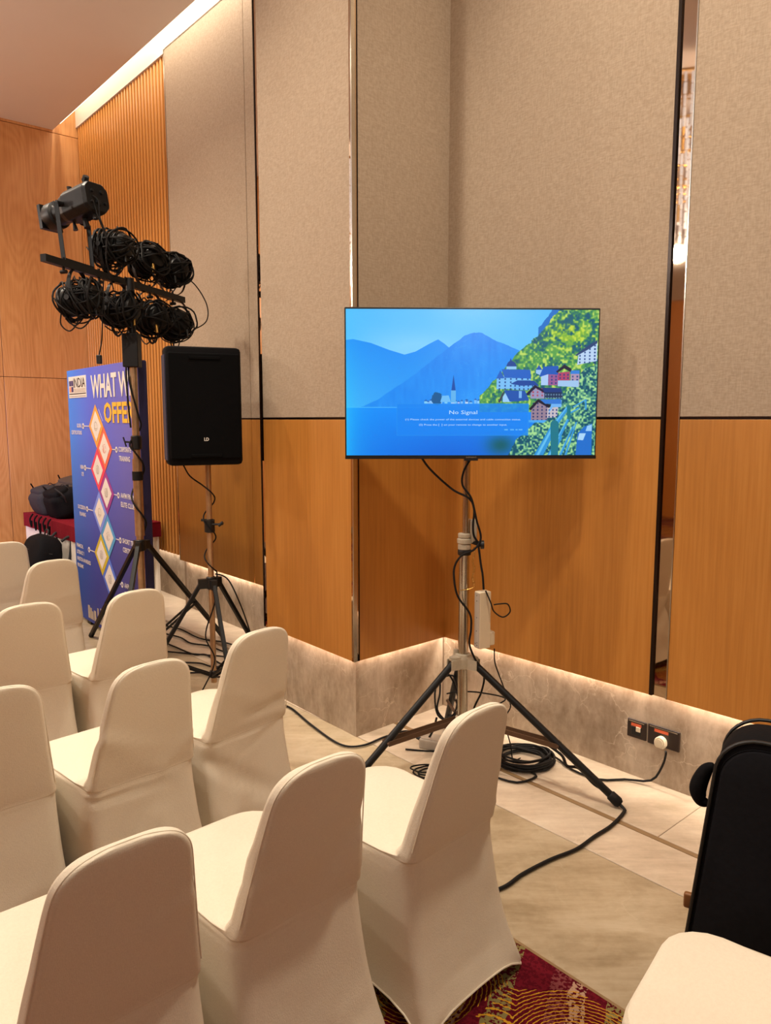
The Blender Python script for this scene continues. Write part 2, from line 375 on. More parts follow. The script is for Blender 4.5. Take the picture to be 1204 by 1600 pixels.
def wloc(o):
    v = Vector((0, 0, 0))
    while o: v = v + o.location; o = o.parent
    return v
def obj(name, mb, mat, parent=None, shade=False, loc=None, label=None, local=False, bevel=0.0):
    """one mesh object; vertices given in world space unless local; origin at loc or at the parent's base"""
    me = bpy.data.meshes.new(name)
    base = wloc(parent) if parent else Vector((0, 0, 0))
    o_ = Vector(loc) if loc is not None else base
    vs = mb.v if local else [tuple(Vector(v) - o_) for v in mb.v]
    me.from_pydata(vs, [], mb.f); me.update()
    bm = bmesh.new(); bm.from_mesh(me); bmesh.ops.recalc_face_normals(bm, faces=bm.faces)
    if bevel: bmesh.ops.bevel(bm, geom=list(bm.edges), offset=bevel, segments=1, profile=0.5, affect='EDGES')
    bm.to_mesh(me); bm.free()
    if shade:
        me.polygons.foreach_set('use_smooth', [True] * len(me.polygons))
        try: me.set_sharp_from_angle(angle=R(40))
        except Exception: pass
    me.materials.append(MATS[mat])
    o = bpy.data.objects.new(name, me); COL.objects.link(o)
    if parent: o.parent = parent
    if not local: o.location = o_ - base if parent else o_
    if label: o['label'] = label
    return o
def thing(name, label, cat, loc=(0, 0, 0), rotz=0.0, group=None):
    o = bpy.data.objects.new(name, None); COL.objects.link(o); o.empty_display_size = 0.1
    o.location = loc; o.rotation_euler = (0, 0, rotz)
    o['label'] = label; o['category'] = cat
    if group: o['group'] = group
    return o
def tag(o, label, cat, group=None):
    o['label'] = label; o['category'] = cat
    if group: o['group'] = group
    return o
def struct(o, label=None):
    o['kind'] = 'structure'
    if label: o['label'] = label
    return o
def sroot(name, loc=(0, 0, 0), label=None):
    o = bpy.data.objects.new(name, None); COL.objects.link(o); o.location = loc; return struct(o, label)
def text_mb(body, M, width=None, height=None, align='LEFT', bold=0.0, depth=0.0008):
    """lettering as a thin flat mesh; M maps local x right, y up, z out; scaled to width/height (metres)"""
    cu = bpy.data.curves.new('lettering', 'FONT'); cu.body = body; cu.size = 1; cu.extrude = 0.0; cu.offset = bold; cu.resolution_u = 2
    o = bpy.data.objects.new('lettering', cu); me = bpy.data.meshes.new_from_object(o)
    vs = [v.co.copy() for v in me.vertices]; fs = [tuple(p.vertices) for p in me.polygons]
    bpy.data.objects.remove(o); bpy.data.curves.remove(cu); bpy.data.meshes.remove(me)
    x0 = min(v.x for v in vs); x1 = max(v.x for v in vs); y0 = min(v.y for v in vs); y1 = max(v.y for v in vs)
    sy = height / (y1 - y0) if height else None
    sx_ = width / (x1 - x0) if width else sy
    if sy is None: sy = sx_
    ax = {'LEFT': x0, 'CENTER': (x0 + x1) / 2, 'RIGHT': x1}[align]
    mb = MB(); mb.add([((v.x - ax) * sx_, (v.y - y0) * sy, 0) for v in vs], fs, M)
    return mb
def fmat(fr, s, n, z):
    d = wdir(fr); nn = wnor(fr)
    if d.cross(Vector((0, 0, 1))).dot(nn) < 0: d = -d
    M = Matrix((d, Vector((0, 0, 1)), nn)).transposed().to_4x4(); M.translation = W(fr, s, n, z)
    return M
def frot(origin, x, y):
    x = Vector(x).normalized(); y = Vector(y); z = x.cross(y).normalized(); y = z.cross(x)
    M = Matrix((x, y, z)).transposed().to_4x4(); M.translation = Vector(origin); return M

# ------------------------------------------------------------------ the room
U = Vector((0.663, -0.749, 0)); T = Vector((0.749, 0.663, 0))     # along the wall / towards the wall
def ut(u, t_, z=0): return U * u + T * t_ + Vector((0, 0, z))
def utbox(mb, u0, u1, t0, t1, z0, z1):
    return mb.hexa([ut(a, b_, c) for c in (z0, z1) for a, b_ in ((u0, t0), (u1, t0), (u1, t1), (u0, t1))])

CAR = 1.79
fl = struct(obj('floor', utbox(MB(), -8.6, 4.2, -6.2, 3.6, -0.12, -0.012), 'grout'), 'marble border floor around the patterned carpet')
rows = [(CAR, 2.40, 2.6, 'marble_floor_outer'), (2.402, 2.662, 2.6, 'marble_floor'), (2.690, 3.55, 2.4, 'marble_floor')]
for t0, t1, ln, mt in rows:
    u = -8.6
    while u < 4.0:
        e = min(u + ln, 4.2)
        obj('tile', utbox(MB(), u + 0.001, e - 0.001, t0 + 0.001, t1 - 0.001, -0.03, 0.0), mt, fl, loc=ut((u + e) / 2, (t0 + t1) / 2, 0), bevel=0.0015)
        u = e
u = -8.6
while u < 4.0:
    obj('inlay_strip', utbox(MB(), u, u + 1.6 - 0.002, 2.664, 2.688, -0.03, -0.0005), 'marble_inlay', fl, loc=ut(u + 0.8, 2.676, 0)); u += 1.6
cp = struct(obj('floor_carpet', utbox(MB(), -8.6, 4.2, -6.2, CAR - 0.012, -0.03, 0.004), 'carpet_pattern'), 'maroon carpet with yellow wavy lines and speckled bands')
struct(obj('trim_1', utbox(MB(), -8.6, 4.2, CAR - 0.011, CAR - 0.001, -0.03, 0.003), 'marble_inlay'), 'thin dark edging between carpet and marble')

# ceiling: dropped board that stops short of the wall, slot and upper board
CZ = 4.57
q0 = W(FC, 5.0, 0.20, 0); q1 = W(FC, -4.6, 0.20, 0)
nn = wnor(FC)
cb = MB(); p = [q0, q1, q1 + nn * 9.5, q0 + nn * 9.5]
cb.hexa([Vector((v.x, v.y, CZ)) for v in p] + [Vector((v.x, v.y, CZ + 0.06)) for v in p])
struct(obj('ceiling', cb, 'ceiling_paint'), 'plain painted ceiling with a lit slot along the wall')
struct(obj('ceiling_slot', MB().wbox(FC, 5.0, -6.5, 0.6, -1.6, 5.05, 5.12), 'ceiling_paint'), 'raised board above the lit ceiling slot')
stp = MB().wbox(FC, 3.5, -0.3, 0.14, 0.18, CZ + 0.06, CZ + 0.075)
struct(obj('trim_2', stp, 'led_strip_glow'), 'warm strip light laid in the ceiling slot')

def panel(name, fr, s0, s1, z0, z1, mat, parent, n0=-0.016, n1=0.0):
    return obj(name, MB().wbox(fr, s0, s1, n0, n1, z0, z1), mat, parent, loc=W(fr, (s0 + s1) / 2, 0, z0), bevel=0.0015)
RAIL = 1.657
def clad(rootname, fr, s_back, panels, label, ztop=4.98):
    w = struct(obj(rootname, MB().wbox(fr, s_back[0], s_back[1], -0.09, -0.052, 0, ztop + 0.1), 'plaster_back'), label)
    for s0, s1 in panels:
        panel('fabric_panel', fr, s0, s1, RAIL + 0.006, 4.63, 'wall_fabric', w)
        panel('wood_panel', fr, s0, s1, HP, RAIL - 0.006, 'veneer_warm', w)
        obj('rail_strip', MB().wbox(fr, s0, s1, -0.016, -0.003, RAIL - 0.006, RAIL + 0.006), 'dark_trim', w, loc=W(fr, (s0 + s1) / 2, 0, RAIL))
        panel('upper_board', fr, s0, s1, 4.642, 5.05, 'ceiling_paint', w)
        # batten closing the gap behind the panels above the light strip
        obj('batten', MB().wbox(fr, max(s0, 0.06) if s0 > 0 else s0, s1, -0.052, -0.016, HP + 0.05, HP + 0.09), 'plaster_back', w, loc=W(fr, (s0 + s1) / 2, 0, HP))
    return w
wr = clad('wall_right', FR, (-0.1, 5.0), [(-0.003, 1.238), (1.322, 2.55), (2.555, 3.8), (3.805, 5.0)], 'right wall of fabric panels over wood veneer, corner to right edge')
wq = clad('wall_corner', FQ, (0.11, 0.72), [(0.036, 0.671)], 'short return wall behind the television, fabric over veneer')
wp = clad('wall_pilaster', FP, (0.11, 0.86), [(0.010, 0.855)], 'projecting pilaster face left of the television, fabric over veneer')
struct(obj('wall_pilaster_side', MB().wbox(FP, 0.86, 0.90, -1.1, -0.02, 0, 5.05), 'dark_trim'), 'narrow side of the pilaster')
wc = clad('wall_left', FC, (-1.2, 1.40), [(-1.0, 0.108), (0.114, 1.362)], 'wall behind the speaker, fabric over veneer')
# slatted wall, set back a little
ws = struct(obj('wall_slatted', MB().wbox(FC, 1.36, 3.62, -0.10, -0.085, HP + 0.015, 5.05), 'slat_groove'), 'slatted wooden wall between fabric wall and far veneer wall')
N = 34; pitch = (3.55 - 1.375) / N
sl_me = None
for i in range(N):
    s0 = 1.377 + i * pitch
    lo = W(FC, s0 + pitch * 0.33, -0.085, HP + 0.02)
    if sl_me is None:
        o = obj('slat', MB().wbox(FC, s0, s0 + pitch * 0.60, -0.085, -0.04, HP + 0.02, 4.64), 'slat_wood', ws, loc=lo, bevel=0.004); sl_me = o.data
    else:
        o = bpy.data.objects.new('slat', sl_me); COL.objects.link(o); o.parent = ws; o.location = lo
obj('upper_board', MB().wbox(FC, 1.36, 3.62, -0.085, -0.03, 4.642, 5.05), 'ceiling_paint', ws)
obj('edge_trim', MB().wbox(FC, 1.362, 1.376, -0.085, 0.002, HP, 4.64), 'chrome', ws)
# plinths of marble, set back under the panels
def plinth(nm_, fr, s0, s1, lab, n=-0.05):
    return struct(obj(nm_, MB().wbox(fr, s0, s1, n - 0.02, n, -0.01, HP + 0.06), 'marble_plinth', loc=W(fr, (s0 + s1) / 2, n, 0)), lab)
plinth('baseboard_right', FR, -0.06, 5.0, 'tall lit marble plinth under the right wall', -0.045)
plinth('baseboard_corner', FQ, 0.047, 0.7, 'lit marble plinth under the return wall', -0.045)
plinth('baseboard_pilaster', FP, 0.047, 0.87, 'lit marble plinth under the pilaster', -0.045)
plinth('baseboard_left', FC, -1.0, 1.36, 'lit marble plinth behind the speaker stand')
plinth('baseboard_slatted', FC, 1.36, 3.6, 'lit marble plinth under the slatted wall', -0.14)
struct(obj('trim_11', MB().wbox(FC, 1.36, 3.6, -0.14, -0.10, HP + 0.05, HP + 0.10), 'plaster_back'), 'batten above the strip light under the slats')
for i_, (fr, a, b_) in enumerate(((FR, 0.0, 4.0), (FQ, 0.06, 0.66), (FP, 0.06, 0.86), (FC, -0.3, 1.34))):
    struct(obj('trim_%d' % (3 + i_), MB().wbox(fr, a, b_, -0.040, -0.020, HP + 0.034, HP + 0.044), 'led_strip_glow'), 'strip light hidden above the marble plinth')
# bronze mirror strips
def strip(nm_, fr, s0, s1, lab, n=-0.012, lips=True, z0=None, z1=4.64):
    z0 = HP if z0 is None else z0
    w = struct(obj(nm_, MB().wbox(fr, s0, s1, n - 0.02, n, z0, z1), 'bronze_mirror', loc=W(fr, (s0 + s1) / 2, n, z0)), lab)
    if lips:
        obj('edge_trim', MB().wbox(fr, s0 - 0.004, s0 + 0.010, n - 0.02, 0.001, z0, z1), 'dark_trim', w)
        obj('edge_trim', MB().wbox(fr, s1 - 0.003, s1 + 0.002, n - 0.02, 0.002, z0, z1), 'chrome', w)
    return w
strip('trim_7', FR, 1.242, 1.320, 'tall bronze mirror strip between the right wall panels', -0.010)
struct(obj('trim_8', MB().wbox(FP, 0.0, 0.009, -0.02, 0.001, HP, 4.64), 'chrome'), 'bright metal corner strip on the pilaster')
struct(obj('trim_9', MB().wbox(FQ, 0.0, 0.034, -0.02, -0.001, HP, 4.64), 'bronze_mirror'), 'dark mirror strip on the return wall corner')
obj('edge_trim', MB().wbox(FQ, 0.031, 0.036, -0.02, 0.001, HP, 4.64), 'dark_trim', bpy.data.objects['trim_9'])
strip('trim_10', FP, 0.857, 0.880, 'thin mirror strip at the left edge of the pilaster', -0.002, lips=False)
obj('edge_trim', MB().wbox(FP, 0.880, 0.888, -0.02, 0.002, HP, 4.64), 'dark_trim', bpy.data.objects['trim_10'])
# far veneer wall
wa = struct(obj('wall_far', MB().wbox(FA, -0.5, 9.4, -0.12, -0.02, 0, 5.05), 'plaster_back'), 'far wall of figured wood veneer panels')
for a, b_ in ((-0.08, 0.80), (0.805, 2.0), (2.005, 3.2), (3.205, 4.4), (4.405, 5.6), (5.605, 6.8), (6.805, 8.0), (8.005, 9.2)):
    for z0, z1 in ((0.10, 2.078), (2.083, 4.54), (4.545, 5.04)):
        panel('wood_panel', FA, a, b_, z0, z1, 'veneer_arch', wa, -0.02, 0)
obj('skirting', MB().wbox(FA, -0.08, 9.2, -0.02, 0.005, 0, 0.098), 'marble_plinth', wa)
# walls behind the viewer (seen only in the mirror strips)
for nm_, args, lab in (('wall_back', (-8.7, 4.3, -6.35, -6.2), 'veneer wall opposite the television'), ('wall_end', (4.2, 4.35, -6.3, 3.5), 'end wall beyond the right edge')):
    w = sroot(nm_, (0, 0, 0), lab)
    u0, u1, t0, t1 = args
    long_u = (u1 - u0) > (t1 - t0)
    L = (u1 - u0) if long_u else (t1 - t0)
    k = 8
    for i in range(k):
        a = i * L / k; e = (i + 1) * L / k - 0.012
        if long_u: mb = utbox(MB(), u0 + a, u0 + e, t0, t1, 0, 5.1); c_ = ut(u0 + (a + e) / 2, t1, 0)
        else: mb = utbox(MB(), u0, u1, t0 + a, t0 + e, 0, 5.1); c_ = ut(u0, t0 + (a + e) / 2, 0)
        obj('wood_panel', mb, 'veneer_warm', w, loc=c_)
        if long_u: obj('fabric_panel', utbox(MB(), u0 + a, u0 + e, t1, t1 + 0.03, 3.6, 5.1), 'wall_fabric', w, loc=c_)

# recessed downlights in the ceiling and the chandelier seen in the mirror, plus unseen copies added for fill
for i, (kx, ky, kp) in enumerate(KEYS):
    d_ = thing('ceiling_downlight', 'round recessed ceiling light ' + ('over the lighting stand', 'over the speaker stand side of the chairs', 'over the left chairs of the second row', 'over the two nearest chairs', 'far out on the left over the carpet', 'near the far veneer wall', 'over the television stand corner')[i], 'ceiling light', (kx, ky, CZ), group='recessed ceiling lights outside the frame')
    obj('trim_ring', MB().lathe([(0.20, -0.012), (0.23, -0.012), (0.23, 0.0), (0.20, 0.0)], Matrix.Translation((kx, ky, CZ))), 'ceiling_paint', d_, True)
rn = random.Random(4)
RINGS = ((0.60, 4.42, 4.02), (0.50, 4.10, 3.75), (0.40, 3.86, 3.48), (0.25, 3.62, 3.27))
cm = MB()
for rad, zt, zb in RINGS:
    nn_ = int(rad * 110)
    for k in range(nn_):
        th = 2 * math.pi * k / nn_; x, y = rad * math.cos(th), rad * math.sin(th); z = zt
        while z > zb:
            h = 0.05 + rn.random() * 0.05
            cm.prism([(0.013 * math.cos(a_), 0.013 * math.sin(a_)) for a_ in (0.3, 1.9, 3.4, 4.9)], 0, h * 0.86, Matrix.Translation((x, y, z - h - CZ)) @ Matrix.Rotation(rn.random() * 3, 4, 'Z'))
            z -= h
fm = MB()
for rad, z, _ in RINGS:
    z += 0.01 - CZ
    fm.tube([Vector((rad * math.cos(a_), rad * math.sin(a_), z)) for a_ in [2 * math.pi * k / 40 for k in range(40)]], 0.012, 8, True)
    for k in range(4): fm.cyl((0, 0, z), (rad * math.cos(k * math.pi / 2), rad * math.sin(k * math.pi / 2), z), 0.008, seg=8)
fm.cyl((0, 0, 3.4 - CZ), (0, 0, 0), 0.02); fm.lathe([(0.16, -0.05), (0.16, 0)])
c_me = f_me = None
for (kx, ky, kp), lb in zip(CHANDELIER_AND_FILLS, ('crystal chandelier seen reflected in the tall bronze mirror strip', 'unseen chandelier copy added as fill light behind the camera on the right', 'unseen chandelier copy added as fill light behind the camera on the far left', 'unseen chandelier copy added as fill light outside the left edge of the frame')):
    ch = thing('chandelier_or_fill_copy', lb, 'chandelier', (kx, ky, CZ))
    if c_me is None:
        o = obj('crystals', cm, 'crystal_lit', ch, local=True); c_me = o.data
        f_ = obj('frame', fm, 'brass_connector', ch, True, local=True); f_me = f_.data
    else:
        o = bpy.data.objects.new('crystals', c_me); f_ = bpy.data.objects.new('frame', f_me)
        for q in (o, f_): COL.objects.link(q); q.parent = ch
    o['kind'] = 'stuff'

# ------------------------------------------------------------------ covered banquet chairs
FX = math.atan2(0.669, 0.743)
PROF = [ # z, y front, y rear, half width front, half width rear, corner radius
    (0.000, 0.262, -0.365, 0.225, 0.222, 0.025), (0.10, 0.250, -0.338, 0.220, 0.216, 0.03), (0.22, 0.242, -0.305, 0.217, 0.208, 0.035),
    (0.33, 0.240, -0.287, 0.217, 0.202, 0.045), (0.405, 0.243, -0.278, 0.220, 0.196, 0.05), (0.440, 0.243, -0.276, 0.221, 0.193, 0.05),
    (0.456, 0.236, -0.276, 0.216, 0.191, 0.045), (0.462, 0.220, -0.276, 0.205, 0.190, 0.04),
    (0.466, 0.06, -0.277, 0.200, 0.190, 0.03), (0.468, -0.12, -0.277, 0.196, 0.189, 0.025), (0.474, -0.205, -0.278, 0.191, 0.188, 0.022), (0.50, -0.224, -0.284, 0.184, 0.183, 0.02),
    (0.58, -0.246, -0.300, 0.172, 0.171, 0.018), (0.66, -0.270, -0.318, 0.160, 0.159, 0.018), (0.74, -0.293, -0.337, 0.148, 0.147, 0.017),
    (0.79, -0.309, -0.350, 0.140, 0.139, 0.016), (0.82, -0.318, -0.358, 0.132, 0.131, 0.016), (0.842, -0.325, -0.363, 0.118, 0.117, 0.015),
    (0.858, -0.331, -0.366, 0.098, 0.097, 0.014), (0.867, -0.336, -0.366, 0.072, 0.071, 0.012), (0.872, -0.342, -0.363, 0.035, 0.034, 0.009)]
def ring_pts(z, yf, yr, hf, hr, r, n=10):
    out = []
    big = 0.105; rf = r + max(0, big - r) * max(0.0, min(1.0, (z - 0.05) / 0.33))
    if z > 0.464: rf = max(r, min(rf, (yf - yr) * 0.30))
    cs = [(hf - rf, yf - rf, 0, rf), (-(hf - rf), yf - rf, 90, rf), (-(hr - r), yr + r, 180, r), (hr - r, yr + r, 270, r)]
    for ci, (cx, cy, a0, rc) in enumerate(cs):
        for k in range(6):
            a = R(a0 + 90 * k / 5); out.append((cx + rc * math.cos(a), cy + rc * math.sin(a)))
        nx = cs[(ci + 1) % 4]
        e0 = out[-1]; a1 = R(nx[2]); e1 = (nx[0] + nx[3] * math.cos(a1), nx[1] + nx[3] * math.sin(a1))
        for k in range(1, n): out.append((e0[0] + (e1[0] - e0[0]) * k / n, e0[1] + (e1[1] - e0[1]) * k / n))
    return [Vector((x, y, z)) for x, y in out]
def chair(pos, rot, seed, label, folds=1.0):
    rn = random.Random(seed)
    rows_ = []; zone = []
    P = [Vector(p[:3]) for p in PROF]; Q = [Vector(p[3:]) for p in PROF]
    for i in range(len(PROF) - 1):
        K = 7 if i < 4 else (4 if 7 < i < 10 or i > 10 else 3)
        if i > 15: K = 3
        for a in range(K):
            u = a / K
            def cr(L):
                p0, p1, p2, p3 = L[max(0, i - 1)], L[i], L[i + 1], L[min(len(L) - 1, i + 2)]
                return 0.5 * ((2 * p1) + (p2 - p0) * u + (2 * p0 - 5 * p1 + 4 * p2 - p3) * u * u + (3 * p1 - p0 - 3 * p2 + p3) * u ** 3)
            if i in (7, 8, 9, 10): A = P[i].lerp(P[i + 1], u); B = Q[i].lerp(Q[i + 1], u)
            else: A = cr(P); B = cr(Q)
            rows_.append((A.x, A.y, A.z, B.x, B.y, max(0.005, B.z))); zone.append(0 if i < 5 else (1 if i < 10 else 2))
    rows_.append(PROF[-1])
    rings = [ring_pts(*r_) for r_ in rows_]
    n = len(rings[0])
    for j, r_ in enumerate(rings):      # hem lifted between the feet
        for v in r_:
            if v.z < 0.12:
                ax = abs(v.x) / 0.22; ay = abs((v.y + 0.05) / 0.31)
                lift = (1 - min(1, ax) ** 4) * (1 if ay > 0.9 else 0) * 0.055 + (1 - min(1, ay) ** 4) * (1 if ax > 0.9 else 0) * 0.075
                v.z += lift * (1 - v.z / 0.12)
    vs = [v.copy() for r_ in rings for v in r_]
    # cloth pulls: diagonal folds from waist to rear feet and across the back
    fl_ = []
    for k in range(5):
        sgn = rn.choice((-1, 1))
        a = Vector((sgn * 0.19, -0.28, 0.44 + rn.uniform(-0.05, 0.3))); b_ = Vector((-sgn * rn.uniform(-0.05, 0.21), -0.33, a.z + rn.uniform(-0.30, 0.03)))
        fl_.append((a, b_, rn.uniform(0.012, 0.03), rn.uniform(-0.011, 0.008) * folds))
    for k in range(7):
        sgn = 1 if k % 2 else -1
        a = Vector((sgn * 0.215, -0.35, 0.02)); b_ = Vector((sgn * rn.uniform(-0.15, 0.18), -0.30, rn.uniform(0.16, 0.44)))
        fl_.append((a, b_, rn.uniform(0.007, 0.016), rn.uniform(0.002, 0.009) * folds))
    for v in vs:
        d = 0.0
        if v.y < -0.2 and v.z > 0.02 and v.z < 0.86:
            for a, b_, wdt, am in fl_:
                ab = b_ - a; t_ = max(0, min(1, (v - a).dot(ab) / ab.length_squared)); q = a + ab * t_
                dist = math.hypot(v.x - q.x, v.z - q.z)
                d += am * math.exp(-(dist / wdt) ** 2) * (0.4 + 0.6 * (1 - t_)) * min(1, (1.0 - t_) * 4)
            v.y -= d
        if 0.02 < v.z < 0.45:
            k_ = noise.noise(Vector((v.x * 9 + seed, v.y * 9, v.z * 5))) * 0.004 * folds
            v.x += k_; v.y += k_
            v.x *= 1 - 0.05 * math.sin(math.pi * (v.z) / 0.45)
    nrows = len(rings)
    full = MB(); full.v = vs; fz = []
    for j in range(nrows - 1):
        for k in range(n):
            k2 = (k + 1) % n
            full.f.append((j * n + k, j * n + k2, (j + 1) * n + k2, (j + 1) * n + k)); fz.append(zone[j])
    full.f.append(tuple((nrows - 1) * n + k for k in range(n))); fz.append(2)
    tmp = bpy.data.meshes.new('tmp'); tmp.from_pydata([tuple(v) for v in vs], [], full.f); tmp.update()
    tmp.polygons.foreach_set('use_smooth', [True] * len(tmp.polygons))
    vn = [v.normal.copy() for v in tmp.vertices]
    root = thing('banquet_chair', label, 'chair', (pos[0], pos[1], 0.004), rot, 'white covered chairs in rows')
    for zi, nm_ in ((0, 'skirt_cover'), (1, 'seat'), (2, 'backrest')):
        idx = {}; V = []; Fc = []; NN = []
        for f, zz in zip(full.f, fz):
            if zz != zi: continue
            ff = []
            for i in f:
                if i not in idx: idx[i] = len(V); V.append(tuple(vs[i])); NN.append(vn[i])
                ff.append(idx[i])
            Fc.append(ff)
        me = bpy.data.meshes.new(nm_); me.from_pydata(V, [], Fc); me.update()
        me.polygons.foreach_set('use_smooth', [True] * len(me.polygons))
        me.normals_split_custom_set_from_vertices([tuple(x) for x in NN])
        me.materials.append(MATS['chair_cloth'])
        o = bpy.data.objects.new(nm_, me); COL.objects.link(o); o.parent = root
    bpy.data.meshes.remove(tmp)
    # stitched seams: round the rear edge of the back, round the hem, round the front seat edge
    sm = MB(); path = []
    for rr_ in [r_ for r_ in PROF if r_[0] > 0.49]: path.append(Vector((rr_[4] - 0.0012, rr_[2] + 0.009, rr_[0])))
    path += [Vector((-p_.x, p_.y, p_.z)) for p_ in reversed(path)]
    sm.tube(smooth(path, 3), 0.0016, 6)
    obj('seam', sm, 'seam_thread', root, True, local=True)
    hm = MB(); hm.tube([vs[k] + Vector((0, 0, 0.002)) for k in range(n)], 0.003, 6, True)
    obj('hem', hm, 'seam_thread', root, True, local=True)
    return root
CH = [
    (0.005, 2.210, 3.1, 3, 'white covered chair nearest the television stand, carpet showing under its hem', 0.6),
    (-0.382, 1.908, 0.5, 7, 'white covered chair at bottom centre, between the bottom-left chair and the television-side chair', 1.0),
    (-0.713, 1.578, -0.7, 11, 'white covered chair nearest the camera at the bottom left', 0.5),
    (-0.726, 2.963, 7.0, 15, 'creased white covered chair just in front of the black speaker stand', 1.9),
    (-0.997, 2.600, 3.1, 19, 'white covered chair in the second row with wrinkles at its top corner', 1.2),
    (-1.369, 2.367, -0.3, 23, 'white covered chair cut by the left edge, directly behind the bottom-left chair', 0.5),
    (-1.385, 3.635, 3.1, 27, 'white covered chair in front of the foot of the blue banner', 0.4),
    (-1.738, 3.400, -2.0, 31, 'white covered chair at the left edge, third row, round topped', 0.6),
    (-2.095, 4.390, 2.3, 35, 'small far white covered chair just left of the blue banner', 0.5),
    (-2.660, 5.010, 0.0, 39, 'farthest white covered chair at the left edge, before the maroon table', 0.4)]
for x, y, dr, sd, lab, fd in CH: chair((x, y), FX + R(dr), sd, lab, fd)
chair((0.756, 1.363), math.atan2(0.80, 0.60), 43, 'white covered chair at the bottom right corner, only its seat in view', 0.5)

# ------------------------------------------------------------------ television and stand
TVx0, TVx1, TVz0, TVz1, TVY = -0.176, 0.927, 1.480, 2.128, 3.32
TVrot = R(1.8)
tvc = Vector(((TVx0 + TVx1) / 2, TVY, 1.80))
tv = thing('television', 'flat television on a stand showing a blue lake and village with a No Signal box', 'television', (tvc.x, tvc.y, TVz0), TVrot)
hw = (TVx1 - TVx0) / 2; hh = TVz1 - TVz0
mb = MB(); mb.rbox(-hw, hw, 0.0, 0.022, 0, hh, 0.003, seg=1); obj('housing', mb, 'black_plastic', tv, local=True)
mb = MB(); mb.rbox(-hw * 0.72, hw * 0.72, 0.02, 0.065, 0.03, hh * 0.62, 0.015); obj('rear_cover', mb, 'black_plastic', tv, local=True)
mb = MB(); mb.box(-hw, hw, -0.004, 0.0, 0, 0.014); obj('lower_bezel', mb, 'black_plastic', tv, local=True)
mb = MB(); mb.box(-0.03, 0.03, -0.004, 0.01, -0.008, 0.0); obj('logo_bar', mb, 'black_plastic', tv, local=True)
Mlogo = frot((0.0, -0.0046, 0.003), (1, 0, 0), (0, 0, 1))
obj('logo', text_mb('(e)Impact', Mlogo, width=0.045, height=0.008, align='CENTER'), 'grey_plastic', tv, local=True)
